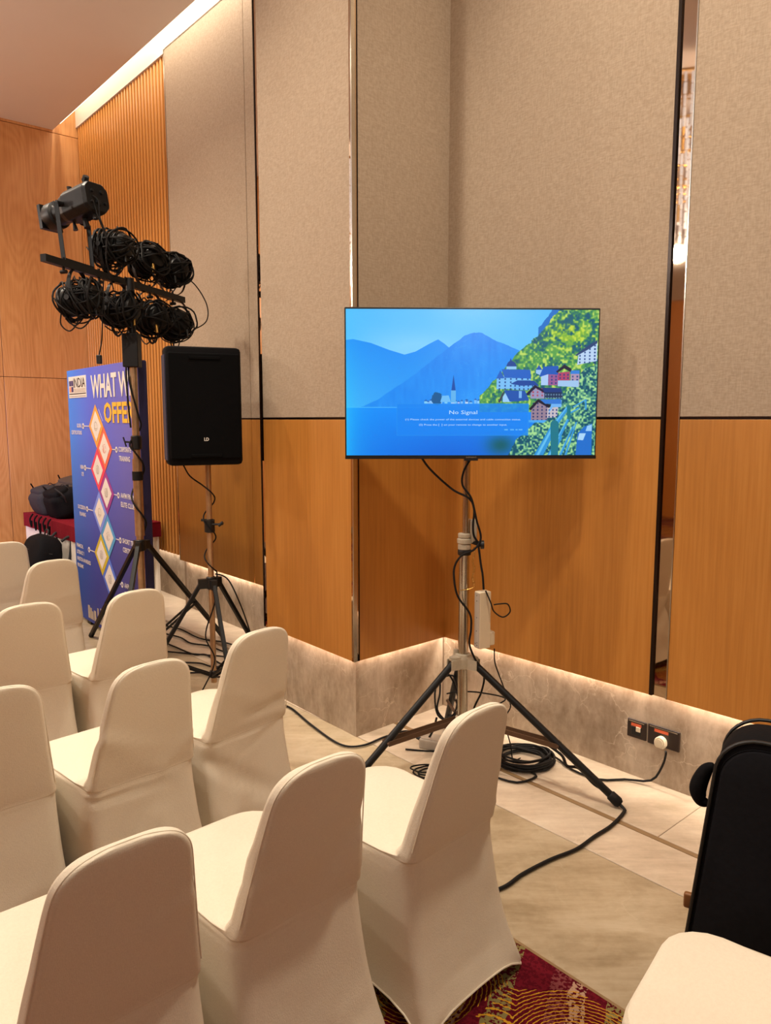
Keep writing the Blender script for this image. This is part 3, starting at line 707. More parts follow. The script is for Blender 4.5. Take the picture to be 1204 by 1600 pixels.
# screen picture, painted in code
IW, IH = 1024, 576
def make_picture():
    yy, xx = np.mgrid[0:IH, 0:IW]; u = (xx + 0.5) / IW; v = (yy + 0.5) / IH
    rs = np.random.RandomState(3)
    def vnoise(sx_, sy_, seed):
        g = np.random.RandomState(seed).rand(sy_ + 2, sx_ + 2); a = u * sx_; b_ = v * sy_
        i = a.astype(int); j = b_.astype(int); fa = a - i; fb = b_ - j
        fa = fa * fa * (3 - 2 * fa); fb = fb * fb * (3 - 2 * fb)
        return (g[j, i] * (1 - fa) * (1 - fb) + g[j, i + 1] * fa * (1 - fb) + g[j + 1, i] * (1 - fa) * fb + g[j + 1, i + 1] * fa * fb)
    def fbm(s_, seed): return 0.5 * vnoise(s_, int(s_ * .56) + 1, seed) + 0.3 * vnoise(2 * s_, int(s_ * 1.12) + 1, seed + 1) + 0.2 * vnoise(4 * s_, int(s_ * 2.2) + 1, seed + 2)
    C = lambda r, g, b_: np.array([r, g, b_], float)
    img = np.zeros((IH, IW, 3))
    def put(mask, col, a=1.0):
        nonlocal img
        k = (mask * a)[..., None]; img = img * (1 - k) + (col if getattr(col, 'ndim', 1) == 3 else np.ones_like(img) * col) * k
    def mix(a, b_, f): return a * (1 - f[..., None]) + b_ * f[..., None]
    def curve(pts): xs = [p_[0] for p_ in pts]; ys = [p_[1] for p_ in pts]; return np.interp(u, xs, ys)
    def poly(pts):
        m_ = np.zeros_like(u, bool); n_ = len(pts)
        for a in range(n_):
            x1, y1 = pts[a]; x2, y2 = pts[(a + 1) % n_]
            if y1 == y2: continue
            c_ = ((v >= min(y1, y2)) & (v < max(y1, y2))); xi = x1 + (v - y1) * (x2 - x1) / (y2 - y1); m_ ^= c_ & (u < xi)
        return m_.astype(float)
    def line(x1, y1, x2, y2, w1, w2):
        dx, dy = (x2 - x1) * 1.78, y2 - y1; L2 = dx * dx + dy * dy
        tt = np.clip((((u - x1) * 1.78) * dx + (v - y1) * dy) / L2, 0, 1)
        return ((np.hypot((u - x1) * 1.78 - dx * tt, v - y1 - dy * tt)) < (w1 + (w2 - w1) * tt)).astype(float)
    P = lambda x, y: ((x - 28) / 1135.0, (y - 35) / 655.0)
    # sky
    sky = mix(C(84, 190, 255)[None, None, :] * np.ones_like(img), C(126, 208, 255), np.clip(np.exp(-((u - 0.28) / 0.22) ** 2 - ((v - 0.28) / 0.12) ** 2) + 0.35 * fbm(5, 9), 0, 1))
    img = sky
    # far ridges
    m1 = curve([P(0, 175), P(60, 168), P(140, 185), P(220, 215), P(290, 236), P(340, 222), P(400, 188), P(440, 168), P(470, 188), P(520, 230), P(1204, 380)])
    k1 = (v > m1).astype(float)
    c1 = mix(C(26, 146, 248)[None, None, :] * np.ones_like(img), C(60, 170, 250), np.clip((v - m1) * 2.2, 0, 1)); put(k1, c1)
    m2 = curve([P(100, 470), P(180, 430), P(300, 350), P(380, 290), P(440, 240), P(500, 196), P(560, 150), P(600, 138), P(640, 140), P(690, 170), P(760, 195), P(800, 212), P(900, 260), P(1204, 300)])
    m2 = m2 + (fbm(40, 2) - 0.5) * 0.01
    k2 = ((v > m2) & (u > 0.06)).astype(float)
    c2 = mix(C(14, 130, 240)[None, None, :] * np.ones_like(img), C(40, 156, 252), np.clip(fbm(14, 5) * 0.5 + vnoise(90, 12, 91) * 0.35 + (v - m2) * 0.7, 0, 1)); put(k2, c2)
    put(((np.abs(fbm(22, 30) - 0.5) < 0.012) & (v > m2 + 0.01) & (u > 0.3)).astype(float), C(90, 180, 252), 0.18)
    # left glow of the panel
    # lake
    lk = curve([(0, 0.665), (1, 0.665)]); kl = (v > lk).astype(float)
    cl_ = mix(C(2, 142, 252)[None, None, :] * np.ones_like(img), C(0, 108, 224), np.clip((v - 0.66) * 3.2, 0, 1) * np.clip(1.1 - np.abs(u - 0.45) * 1.6, 0, 1)); put(kl, cl_)
    put((np.abs(v - 0.668) < 0.003) * (u < 0.3), C(120, 205, 255), 0.6)
    gl = np.exp(-u / 0.045) * 0.55; img = mix(img, C(40, 214, 255), gl * np.clip(v * 1.5, 0.3, 1))
    # shore village (far)
    for k in range(26):
        x = 0.30 + rs.rand() * 0.32; h = 0.010 + rs.rand() * 0.016; w_ = 0.006 + rs.rand() * 0.012
        put(poly([(x, 0.642), (x + w_, 0.642), (x + w_, 0.642 - h), (x, 0.642 - h)]), C(130 + rs.rand() * 80, 195 + rs.rand() * 40, 250), 0.8)
        put(poly([(x - .002, 0.642 - h), (x + w_ + .002, 0.642 - h), (x + w_ / 2, 0.642 - h - .012)]), C(20, 90, 180), 0.8)
    bl = ((u - P(438, 0)[0]) / 0.022) ** 2 + ((v - P(0, 432)[1]) / 0.045) ** 2 + (fbm(60, 8) - .5) * 1.2 < 1; put(bl.astype(float), C(14, 92, 150))
    put(poly([P(500, 450), P(500, 395), P(522, 395), P(522, 450)]), C(96, 180, 240)); put(poly([P(502, 396), P(511, 325), P(521, 396)]), C(16, 80, 170))
    put(poly([P(452, 448), P(460, 420), P(490, 418), P(500, 448)]), C(110, 190, 248))
    # wooded hillside
    hs = curve([P(0, 2000), P(630, 420), P(700, 345), P(775, 255), P(800, 228), P(850, 185), P(900, 140), P(935, 95), P(960, 60), P(1000, 20), P(1204, -60)])
    hs = hs + (fbm(60, 12) - 0.5) * 0.03
    put(((v > hs - 0.05) & (u > 0.76) & (v < 0.25)).astype(float), C(10, 112, 200))
    kh = ((v > hs + np.where(u > .8, 0.0, 0)) & (u > 0.53)).astype(float)
    f = fbm(46, 21); g2 = vnoise(130, 73, 31)
    base_ = fbm(16, 77)
    leaf = mix(C(8, 92, 118)[None, None, :] * np.ones_like(img), C(84, 160, 84), np.clip((f * 1.2 + g2 * 0.5 + base_ * .9 - 0.98) * 2.4, 0, 1))
    leaf = mix(leaf, C(190, 220, 104), np.clip((g2 * 0.9 + f - 1.02) * 3.0, 0, 1))
    leaf = mix(leaf, C(206, 222, 40), np.clip(np.exp(-((u - 0.88) / 0.07) ** 2 - ((v - 0.17) / 0.08) ** 2) * (f * 1.6 + g2 * .5 - 0.6), 0, 0.45))
    put(kh * (v < 0.70), leaf)
    # foreground greenery at lower right
    fg = curve([(0, 2), P(760, 700), P(800, 620), P(860, 560), P(940, 500), P(1010, 420), P(1080, 330), P(1110, 290), P(1204, 270)]) + (fbm(50, 41) - 0.5) * 0.04
    kf = (v > fg).astype(float); f3 = vnoise(150, 84, 51) * 0.65 + fbm(40, 53) * 0.55
    lf2 = mix(C(0, 84, 110)[None, None, :] * np.ones_like(img), C(166, 222, 150), np.clip((f3 - 0.46) * 2.8, 0, 1)); put(kf, lf2)
    # reflected trees
    rf = np.exp(-((u - P(730, 0)[0]) / 0.055) ** 2 - ((v - 0.93) / 0.07) ** 2); img = mix(img, C(0, 92, 96), np.clip(rf * 0.9, 0, 1) * (1 - kf))
    # houses: wall polygon colour, roof polygon
    def house(wall, wc_, roof, rc, win=0, wcol=(20, 60, 130)):
        put(poly([P(*p_) for p_ in wall]), C(*wc_))
        if win:
            xs = [p_[0] for p_ in wall]; ys = [p_[1] for p_ in wall]
            for a in range(win):
                cx2 = min(xs) + (max(xs) - min(xs)) * (a + 0.5) / win
                for cy2 in np.arange(min(ys) + 10, max(ys) - 4, 15):
                    put(poly([P(cx2 - 3, cy2), P(cx2 + 4, cy2), P(cx2 + 4, cy2 + 8), P(cx2 - 3, cy2 + 8)]), C(*wcol), 0.85)
        for rf_ in roof: put(poly([P(*p_) for p_ in rf_]), C(*rc))
    house([(750, 300), (750, 285), (795, 285), (795, 300)], (140, 200, 245), [[(748, 287), (756, 270), (765, 262), (768, 250), (773, 262), (788, 270), (797, 287)]], (14, 70, 150))
    house([(706, 390), (706, 340), (740, 330), (860, 330), (860, 385)], (120, 192, 248), [[(728, 300), (858, 302), (862, 342), (742, 338)], [(704, 342), (722, 304), (742, 340)]], (26, 100, 200), 6)
    house([(1070, 280), (1075, 232), (1130, 200), (1160, 180), (1160, 262)], (186, 214, 245), [[(1060, 236), (1115, 195), (1160, 168), (1160, 182), (1120, 210), (1066, 240)]], (40, 70, 120), 4)
    house([(884, 318), (884, 300), (912, 300), (912, 330)], (150, 196, 240), [[(884, 302), (897, 280), (912, 302)]], (30, 90, 180))
    house([(908, 372), (908, 330), (925, 318), (985, 322), (985, 372)], (150, 92, 150), [[(898, 336), (918, 288), (985, 284), (988, 324), (936, 322)]], (24, 92, 190), 4)
    put(poly([P(908, 372), P(908, 332), P(940, 322), P(940, 372)]), C(170, 205, 248))
    house([(985, 350), (985, 315), (1038, 310), (1038, 352)], (176, 70, 110), [[(975, 310), (1012, 278), (1046, 298), (1042, 312), (1012, 296), (982, 316)]], (30, 34, 60), 3)
    house([(1042, 350), (1042, 318), (1082, 318), (1082, 375)], (176, 150, 180), [[(1040, 320), (1044, 304), (1082, 304), (1082, 320)]], (50, 130, 220), 2)
    put(poly([P(985, 372), P(985, 350), P(1080, 350), P(1080, 380), P(985, 376)]), C(160, 200, 240))
    house([(780, 392), (780, 360), (860, 362), (880, 372), (850, 394)], (110, 184, 246), [[(770, 366), (800, 350), (850, 350), (878, 352), (900, 374), (870, 372), (820, 374)]], (18, 74, 160), 5)
    house([(862, 432), (862, 400), (890, 374), (925, 400), (925, 432)], (150, 150, 190), [[(840, 412), (880, 370), (940, 404), (930, 410), (884, 384), (850, 418)]], (22, 30, 66), 3, (180, 60, 80))
    house([(925, 430), (925, 400), (1004, 400), (1010, 430)], (20, 50, 90), [[(912, 382), (1000, 384), (1006, 404), (925, 404)]], (16, 60, 130), 7, (100, 140, 170))
    house([(735, 448), (735, 425), (750, 400), (775, 448)], (150, 205, 250), [[(740, 394), (836, 396), (856, 440), (768, 446)]], (22, 86, 176))
    put(poly([P(808, 430), P(808, 398), P(822, 398), P(822, 430)]), C(120, 180, 240))
    put(poly([P(714, 448), P(738, 400), P(742, 404), P(724, 450)]), C(60, 60, 90))
    house([(866, 530), (866, 470), (898, 440), (945, 470), (940, 532)], (150, 130, 150), [[(856, 478), (896, 434), (960, 464), (946, 474), (898, 448), (864, 486)]], (20, 26, 50), 4, (30, 50, 110))
    house([(940, 520), (940, 474), (990, 470), (985, 516)], (200, 190, 200), [[(945, 500), (962, 440), (1004, 438), (1004, 470), (966, 470)]], (110, 180, 245), 3)
    put(poly([P(905, 436), P(1000, 434), P(1004, 456), P(930, 456)]), C(44, 120, 214))
    put(poly([P(856, 540), P(856, 530), P(940, 530), P(925, 542)]), C(70, 170, 245))
    # steps at lower right and railing
    put(poly([P(1075, 690), P(1082, 590), P(1110, 560), P(1148, 545), P(1148, 690)]), C(24, 112, 206)); put(poly([P(1082, 620), P(1090, 590), P(1120, 590), P(1108, 622)]), C(170, 215, 250)); put(poly([P(1118, 580), P(1125, 556), P(1146, 550), P(1146, 580)]), C(150, 205, 250))
    rail = C(44, 150, 220)
    for x1, y1, x2, y2, w1, w2 in ((900, 700, 980, 545, .03, .022), (980, 545, 1035, 470, .018, .012), (955, 700, 1000, 610, .022, .016), (1000, 600, 1040, 520, .012, .008), (1040, 500, 1085, 475, .006, .005), (1005, 690, 1060, 560, .008, .005), (1030, 690, 1075, 540, .006, .004), (1115, 437, 1117, 480, .005, .005), (1060, 470, 1112, 438, .004, .004)):
        a_, b2 = P(x1, y1), P(x2, y2); put(line(*a_, *b2, w1, w2), rail); put(line(a_[0] - .004, a_[1], b2[0] - .004, b2[1], w1 * .3, w2 * .3), C(120, 210, 250), 0.7)
    put(line(*P(975, 550), *P(978, 690), .030, .026), C(20, 120, 140)); put(line(*P(1038, 470), *P(1040, 520), .014, .012), C(20, 120, 130))
    # message box
    bx = poly([P(255, 455), P(855, 455), P(855, 600), P(255, 600)]); put(bx, C(6, 134, 244), 0.86)
    fr_ = bx - poly([P(257, 457), P(853, 457), P(853, 598), P(257, 598)]); put(fr_, C(60, 160, 240), 0.5)
    for k, (a_, b2) in enumerate(((745, 762), (772, 790), (796, 806), (810, 828))): put(poly([P(a_, 571), P(b2, 571), P(b2, 576), P(a_, 576)]), C(120, 195, 250), 0.8)
    return np.clip(img / 255.0, 0, 1)
pic = make_picture()
im = bpy.data.images.new('screen_picture', IW, IH); buf = np.ones((IH, IW, 4), np.float32); buf[..., :3] = pic[::-1]
im.pixels.foreach_set(buf.ravel()); im.update(); im.pack()
m, t, b = newmat('screen_lit')
ti = t.nodes.new('ShaderNodeTexImage'); ti.image = im
b.inputs['Base Color'].default_value = (0.01, 0.01, 0.01, 1); b.inputs['Roughness'].default_value = 0.25
t.links.new(ti.outputs['Color'], b.inputs['Emission Color']); b.inputs['Emission Strength'].default_value = 1.0
me = bpy.data.meshes.new('screen')
sx0, sx1, sz0, sz1 = -hw + 0.006, hw - 0.006, 0.016, hh - 0.008
me.from_pydata([(sx0, -0.0015, sz0), (sx1, -0.0015, sz0), (sx1, -0.0015, sz1), (sx0, -0.0015, sz1), (sx0, 0.0005, sz0), (sx1, 0.0005, sz0), (sx1, 0.0005, sz1), (sx0, 0.0005, sz1)], [],
               [(0, 1, 2, 3), (7, 6, 5, 4), (0, 4, 5, 1), (1, 5, 6, 2), (2, 6, 7, 3), (3, 7, 4, 0)])
uvl = me.uv_layers.new(name='UVMap')
for i, uvv in enumerate(((0, 0), (1, 0), (1, 1), (0, 1))): uvl.data[i].uv = uvv
me.materials.append(m); so = bpy.data.objects.new('screen', me); COL.objects.link(so); so.parent = tv; so['label'] = 'lit screen with lake, mountains and hillside village'
def scr(uu, vv): return Vector((sx0 + (sx1 - sx0) * uu, -0.0022, sz1 - (sz1 - sz0) * vv))
for body, uu, vv, wdt, hgt in (('No Signal', 0.466, 0.722, 0.122, 0.021), ('(1) Please check the power of the external devices and cable connection status.', 0.466, 0.760, 0.505, 0.0098), ('(2) Press the [  ] on your remote to change to another input.', 0.466, 0.797, 0.385, 0.0098)):
    o_ = scr(uu, vv); Mx = frot(o_, (1, 0, 0), (0, 0, 1))
    obj('screen_lettering', text_mb(body, Mx, width=wdt, height=hgt, align='CENTER'), 'screen_text', so, local=True)

px0, py0 = 0.362, 3.42
st = thing('television_stand', 'chrome pole tripod stand with black legs carrying the television', 'stand', (px0, py0, 0))
mb = MB(); mb.cyl((px0 + 0.006, py0, 0.90), (px0 + 0.006, py0, 1.86), 0.0165, seg=24); obj('inner_pole', mb, 'chrome', st, True)
mb = MB(); mb.cyl((px0, py0, 0.10), (px0, py0, 1.13), 0.024, seg=24); obj('pole', mb, 'chrome', st, True)
mb = MB()
for r_, z0, z1 in ((0.030, 1.115, 1.135), (0.034, 1.088, 1.112), (0.030, 1.06, 1.085)): mb.lathe([(r_ - .003, z0), (r_, z0 + .003), (r_, z1 - .003), (r_ - .003, z1)], Matrix.Translation((px0, py0, 0)))
mb.rbox(px0 + 0.024, px0 + 0.055, py0 - 0.02, py0 + 0.015, 1.09, 1.20, 0.008)
obj('clamp_collar', mb, 'cast_alloy', st, True)
mb = MB(); mb.lathe([(0.029, 1.035), (0.031, 1.04), (0.031, 1.055), (0.029, 1.06)], Matrix.Translation((px0, py0, 0))); mb.cyl((px0 + 0.03, py0 - 0.005, 1.10), (px0 + 0.075, py0 - 0.02, 1.085), 0.012); mb.lathe([(0.0, 0), (0.02, 0.002), (0.02, 0.016), (0.0, 0.018)], frot((px0 + 0.07, py0 - 0.02, 1.085), (0, 1, 0), (0, 0, 1)))
obj('clamp_knob', mb, 'black_plastic', st, True)
# hub: three-lobed casting
feet = [Vector((1.00, 3.06, 0)), Vector((-0.20, 3.10, 0)), Vector((0.325, 3.89, 0))]
hubz = 0.545
mb = MB(); poly = []
angs = [math.atan2(f_.y - py0, f_.x - px0) for f_ in feet]
for k in range(48):
    a = 2 * math.pi * k / 48; rr_ = 0.036 + 0.040 * max(math.exp(-(((a - an + math.pi) % (2 * math.pi) - math.pi) / 0.42) ** 2) for an in angs); poly.append((rr_ * math.cos(a), rr_ * math.sin(a)))
mb.prism(poly, hubz, hubz + 0.014, Matrix.Translation((px0, py0, 0)))
mb.lathe([(0.034, hubz - 0.045), (0.038, hubz - 0.04), (0.040, hubz + 0.002), (0.036, hubz + 0.022), (0.032, hubz + 0.024)], Matrix.Translation((px0, py0, 0)))
for an in angs:
    d_ = Vector((math.cos(an), math.sin(an), 0)); q = Vector((-d_.y, d_.x, 0))
    for sgn in (-1, 1):
        c_ = Vector((px0, py0, 0)) + d_ * 0.055 + q * sgn * 0.019
        mb.hexa([c_ + d_ * a + q * b2 + Vector((0, 0, z)) for z in (hubz - 0.045, hubz + 0.002) for a, b2 in ((-0.025, -0.003), (0.022, -0.003), (0.022, 0.003), (-0.025, 0.003))])
mb.cyl((px0 - 0.035, py0 + 0.01, hubz + 0.01), (px0 - 0.035, py0 + 0.01, hubz + 0.04), 0.010)
obj('hub', mb, 'cast_alloy', st)
for f_, an in zip(feet, angs):
    d_ = Vector((math.cos(an), math.sin(an), 0)); top = Vector((px0, py0, hubz - 0.02)) + d_ * 0.06; ft = f_ + Vector((0, 0, 0.02))
    lg = obj('leg', MB().cyl(top, ft, 0.0165, 0.0165, 16), 'black_paint', st, True)
    e = (ft - top).normalized()
    obj('rubber_foot', MB().tube([ft - e * 0.05, ft - e * 0.045, ft - e * 0.006, ft + e * 0.006], [0.018, 0.022, 0.023, 0.017], 16), 'black_rubber', lg, True)
    mid = top.lerp(ft, 0.60); lo = Vector((px0, py0, mid.z + 0.03)) + d_ * 0.03
    q = Vector((-d_.y, d_.x, 0))
    br = MB()
    for sgn in (-1, 1):
        a, c_ = mid + q * sgn * 0.022, lo + q * sgn * 0.018
        br.hexa([p_ + q * w_ + Vector((0, 0, z)) for z in (-0.011, 0.011) for p_, w_ in ((a, -0.002), (c_, -0.002), (c_, 0.002), (a, 0.002))])
    br.cyl(mid - q * 0.028, mid + q * 0.028, 0.006, seg=10)
    obj('brace', br, 'brown_bar', st)
mb = MB(); mb.lathe([(0.028, 0.20), (0.033, 0.205), (0.033, 0.26), (0.028, 0.265)], Matrix.Translation((px0, py0, 0))); obj('lower_collar', mb, 'cast_alloy', st, True)
mb = MB(); mb.box(px0 - 0.16, px0 + 0.18, py0 - 0.034, py0 - 0.028, 1.70, 1.90); mb.box(px0 - 0.04, px0 + 0.05, py0 - 0.03, py0 + 0.03, 1.74, 1.86); obj('screen_bracket', mb, 'black_paint', st)
# safety chain
mb = MB(); zc = 1.07; k = 0
while zc > 0.885:
    c_ = Vector((px0 + 0.040 + 0.004 * math.sin(k), py0 - 0.024, zc)); ax = Vector((1, 0, 0)) if k % 2 else Vector((0.3, 1, 0)).normalized()
    mb.tube([c_ + ax * 0.0045 * math.cos(a) + Vector((0, 0, 0.008 * math.sin(a))) for a in [2 * math.pi * i / 10 for i in range(10)]], 0.0013, 5, True); zc -= 0.0125; k += 1
mb.tube([(px0 + 0.04, py0 - 0.024, 0.886), (px0 + 0.01, py0 - 0.032, 0.878), (px0 - 0.024, py0 - 0.02, 0.872)], 0.0015, 6)
obj('chain', mb, 'brass_connector', st)

# power strip hanging on the pole
pw = thing('power_strip', 'long cream power strip hanging by its cable beside the chrome pole', 'power strip', (0.44, 3.36, 0.88))
Mps = frot((0.443, 3.365, 0.745), (1, -0.15, 0.0), (-0.085, 0, 1)) @ Matrix.Rotation(R(36), 4, 'Y')
obj('housing', MB().rbox(-0.030, 0.030, -0.132, 0.132, -0.022, 0.022, 0.003, Mps, 2), 'cream_plastic', pw)
obj('socket_face', MB().rbox(-0.0325, -0.029, -0.128, 0.128, -0.019, 0.019, 0.001, Mps, 1), 'grey_plastic', pw)
mb = MB()
for y_ in (-0.11, -0.05, 0.012, 0.09, 0.115):
    mb = MB()
    for dx, dy in ((-0.008, 0), (0.006, 0.006), (0.006, -0.006)) if y_ < -0.1 else ((0, 0),): mb.box(-0.0335, -0.032, y_ + dy - 0.002, y_ + dy + 0.002, dx - 0.002, dx + 0.002, Mps)
    obj('pin_hole', mb, 'black_plastic', pw)
obj('mains_plug', MB().rbox(0.030, 0.060, -0.125, -0.060, -0.018, 0.018, 0.007, Mps, 3), 'cream_plastic', pw)

def cable(pts, r, label, mat='black_rubber', cat='cable', k=8, group=None, name='cable'):
    mb = MB(); mb.tube(smooth(pts, k), r, 8)
    o = obj(name, mb, mat, None, True, loc=pts[0]); return tag(o, label, cat, group)
Y3 = py0 - 0.03
cable([(0.15, 3.36, 1.50), (0.20, 3.385, 1.43), (0.30, 3.385, 1.34), (0.375, 3.375, 1.30), (0.398, 3.375, 1.25), (0.395, 3.375, 1.18), (0.40, 3.385, 1.13), (0.42, 3.39, 1.09), (0.432, 3.37, 1.0), (0.44, 3.36, 0.95), (0.445, 3.36, 0.885)], 0.005, 'black cable from under the television down to the cream power strip')
cable([(0.385, 3.40, 1.48), (0.35, 3.38, 1.42), (0.345, 3.375, 1.36), (0.385, 3.37, 1.30), (0.41, 3.37, 1.20), (0.43, 3.37, 1.12), (0.40, 3.36, 1.07), (0.345, 3.37, 1.04), (0.315, 3.38, 0.99), (0.312, 3.375, 0.93), (0.33, 3.372, 0.85), (0.385, 3.37, 0.77), (0.392, 3.37, 0.70), (0.385, 3.37, 0.63), (0.41, 3.37, 0.56), (0.455, 3.38, 0.48), (0.45, 3.42, 0.38), (0.42, 3.46, 0.28), (0.40, 3.50, 0.12), (0.38, 3.52, 0.012), (0.30, 3.50, 0.008)], 0.0048, 'black cable winding round the chrome pole past its hub to the floor')
cable([(0.452, 3.345, 0.884), (0.475, 3.335, 0.83), (0.49, 3.335, 0.79), (0.53, 3.33, 0.765), (0.562, 3.33, 0.79), (0.55, 3.33, 0.825), (0.515, 3.33, 0.826), (0.49, 3.34, 0.82)], 0.0032, 'thin black cable loop at the side of the power strip')
cable([(0.497, 3.35, 0.612), (0.50, 3.35, 0.55), (0.52, 3.36, 0.49), (0.555, 3.36, 0.40), (0.58, 3.37, 0.33), (0.56, 3.4, 0.25), (0.60, 3.46, 0.10), (0.62, 3.5, 0.010), (0.66, 3.52, 0.008)], 0.003, 'thin black lead dropping from the plug of the power strip')
rn = random.Random(8)
pts = []
for k in range(34):
    a = k * 0.72; rr_ = 0.05 + 0.03 * rn.random()
    pts.append((0.29 + rr_ * math.cos(a) * 0.8 + 0.02 * rn.random(), 3.52 + 0.05 * math.sin(a), 0.30 + 0.10 * math.sin(a) + 0.03 * rn.random()))
cable(pts[:18] + [(0.30, 3.55, 0.12), (0.27, 3.6, 0.012), (0.1, 3.62, 0.008)], 0.0045, 'tangle of black cable hanging left of the chrome pole under the hub', k=5)
cable([(0.30, 3.56, 0.32), (0.36, 3.52, 0.345), (0.46, 3.52, 0.34), (0.58, 3.52, 0.31), (0.50, 3.5, 0.27), (0.42, 3.48, 0.245), (0.30, 3.5, 0.235)], 0.0036, 'thin cable loop sticking out sideways behind the pole base')
# grey converter box on the floor
cb_ = thing('converter_box', 'small grey junction box at the foot of the chrome pole', 'box', (0.245, 3.66, 0))
Mb = frot((0.25, 3.66, 0.0), (0.9, -0.4, 0), (0.4, 0.9, 0))
obj('housing', MB().rbox(-0.07, 0.07, -0.045, 0.045, 0.0, 0.05, 0.006, Mb, 2), 'grey_plastic', cb_)
obj('cover_plate', MB().rbox(-0.06, 0.06, -0.036, 0.036, 0.05, 0.054, 0.001, Mb, 1), 'grey_plastic', cb_)
obj('cable_gland', MB().cyl(Mb @ Vector((-0.07, 0, 0.03)), Mb @ Vector((-0.10, 0, 0.035)), 0.012, 0.007), 'black_plastic', cb_, True)
# coil of cable on the floor
def coil(c, rad, turns, seed, r, label, grp, h=0.05):
    rn = random.Random(seed); pts = []
    for k in range(turns * 12):
        a = 2 * math.pi * k / 12; tn = k / 12
        rr_ = rad * (0.72 + 0.28 * (0.5 + 0.5 * math.sin(tn * 2.3)) + 0.05 * rn.uniform(-1, 1))
        pts.append((c[0] + rr_ * math.cos(a) + 0.015 * math.sin(tn), c[1] + rr_ * 0.85 * math.sin(a) + 0.015 * math.cos(tn * 1.7), r + h * tn / turns * (0.7 + 0.3 * math.sin(a * 1.0 + tn)) + 0.002))
    return pts
pts = coil((0.665, 3.50), 0.150, 11, 5, 0.0055, '', None)
cable([(0.50, 3.33, 0.008), (0.60, 3.27, 0.008), (0.70, 3.33, 0.008), (0.68, 3.40, 0.010)] + pts + [(0.83, 3.52, 0.012), (0.88, 3.40, 0.008), (0.98, 3.30, 0.008), (1.10, 3.30, 0.008), (1.20, 3.245, 0.03), (1.236, 3.215, 0.11), (1.245, 3.200, 0.175), (1.241, 3.197, 0.19)], 0.0052, 'coil of black cable on the marble, its end running to the white wall plug', k=3, name='cable_coil')
pts = coil((0.20, 3.36), 0.075, 4, 9, 0.004, '', None, 0.03)
cable(pts, 0.0038, 'small tangled cable coil on the marble left of the chrome pole', k=3, name='cable_coil')
cable([(0.72, 3.30, 0.19), (0.79, 3.235, 0.155), (0.80, 3.17, 0.135), (0.86, 3.20, 0.11), (0.90, 3.11, 0.085), (0.955, 3.10, 0.05), (1.01, 3.035, 0.012), (1.00, 3.00, 0.009), (0.92, 2.90, 0.009), (0.83, 2.82, 0.009), (0.735, 2.73, 0.009), (0.62, 2.66, 0.009), (0.50, 2.57, 0.009), (0.40, 2.48, 0.009), (0.2, 2.4, 0.009)], 0.0068, 'thick black cable from the tripod foot across the marble to the chairs')
cable([(-0.62, 4.22, 0.009), (-0.54, 4.16, 0.009), (-0.40, 3.92, 0.009), (-0.235, 3.68, 0.009), (-0.12, 3.66, 0.009), (0.0, 3.77, 0.009), (0.12, 3.84, 0.009), (0.20, 3.72, 0.012), (0.235, 3.62, 0.10), (0.25, 3.55, 0.20)], 0.0055, 'black cable lying along the lit marble plinth of the pilaster')

# wall sockets on the right plinth
PN = -0.045
def socket(s0, s1, z0, z1, label, kind):
    w = thing('wall_socket', label, 'socket', W(FR, (s0 + s1) / 2, PN, z0), group='wall sockets on the marble plinth')
    obj('plate', MB().wbox(FR, s0, s1, PN, PN + 0.008, z0, z1), 'socket_brown', w, bevel=0.002)
    obj('top_line', MB().wbox(FR, s0 + 0.008, s1 - 0.010, PN + 0.008, PN + 0.0095, z1 - 0.010, z1 - 0.006), 'chrome', w)
    return w
w1 = socket(1.120, 1.214, 0.186, 0.272, 'small square dark socket plate, left of the pair on the plinth', 1)
obj('orange_label', MB().wbox(FR, 1.140, 1.190, PN + 0.008, PN + 0.0092, 0.242, 0.256), 'orange_tag', w1)
obj('rocker_insert', MB().wbox(FR, 1.142, 1.190, PN + 0.008, PN + 0.010, 0.200, 0.240), 'black_plastic', w1, bevel=0.001)
obj('white_jack', MB().wbox(FR, 1.165, 1.187, PN + 0.008, PN + 0.012, 0.220, 0.242), 'cream_plastic', w1, bevel=0.001)
w2 = socket(1.222, 1.372, 0.184, 0.276, 'wide dark socket plate with a white plug in it, right of the pair', 2)
obj('orange_label', MB().wbox(FR, 1.254, 1.320, PN + 0.008, PN + 0.0092, 0.248, 0.262), 'orange_tag', w2)
Mp = fmat(FR, 1.292, PN + 0.008, 0.212)
pg = [(0.026 * math.cos(a), 0.026 * math.sin(a)) for a in [R(180 * k / 10) for k in range(11)]] + [(-0.026, -0.012), (-0.018, -0.026), (0.018, -0.026), (0.026, -0.012)]
pl_ = tag(obj('mains_plug', MB().prism(pg, 0.0, 0.026, Mp), 'cream_plastic', None, loc=W(FR, 1.292, PN + 0.008, 0.19), bevel=0.003), 'white mains plug in the wide wall socket', 'plug')
obj('inner_ridge', MB().prism([(x * 0.62, y * 0.62) for x, y in pg], 0.026, 0.0285, Mp), 'cream_plastic', pl_)

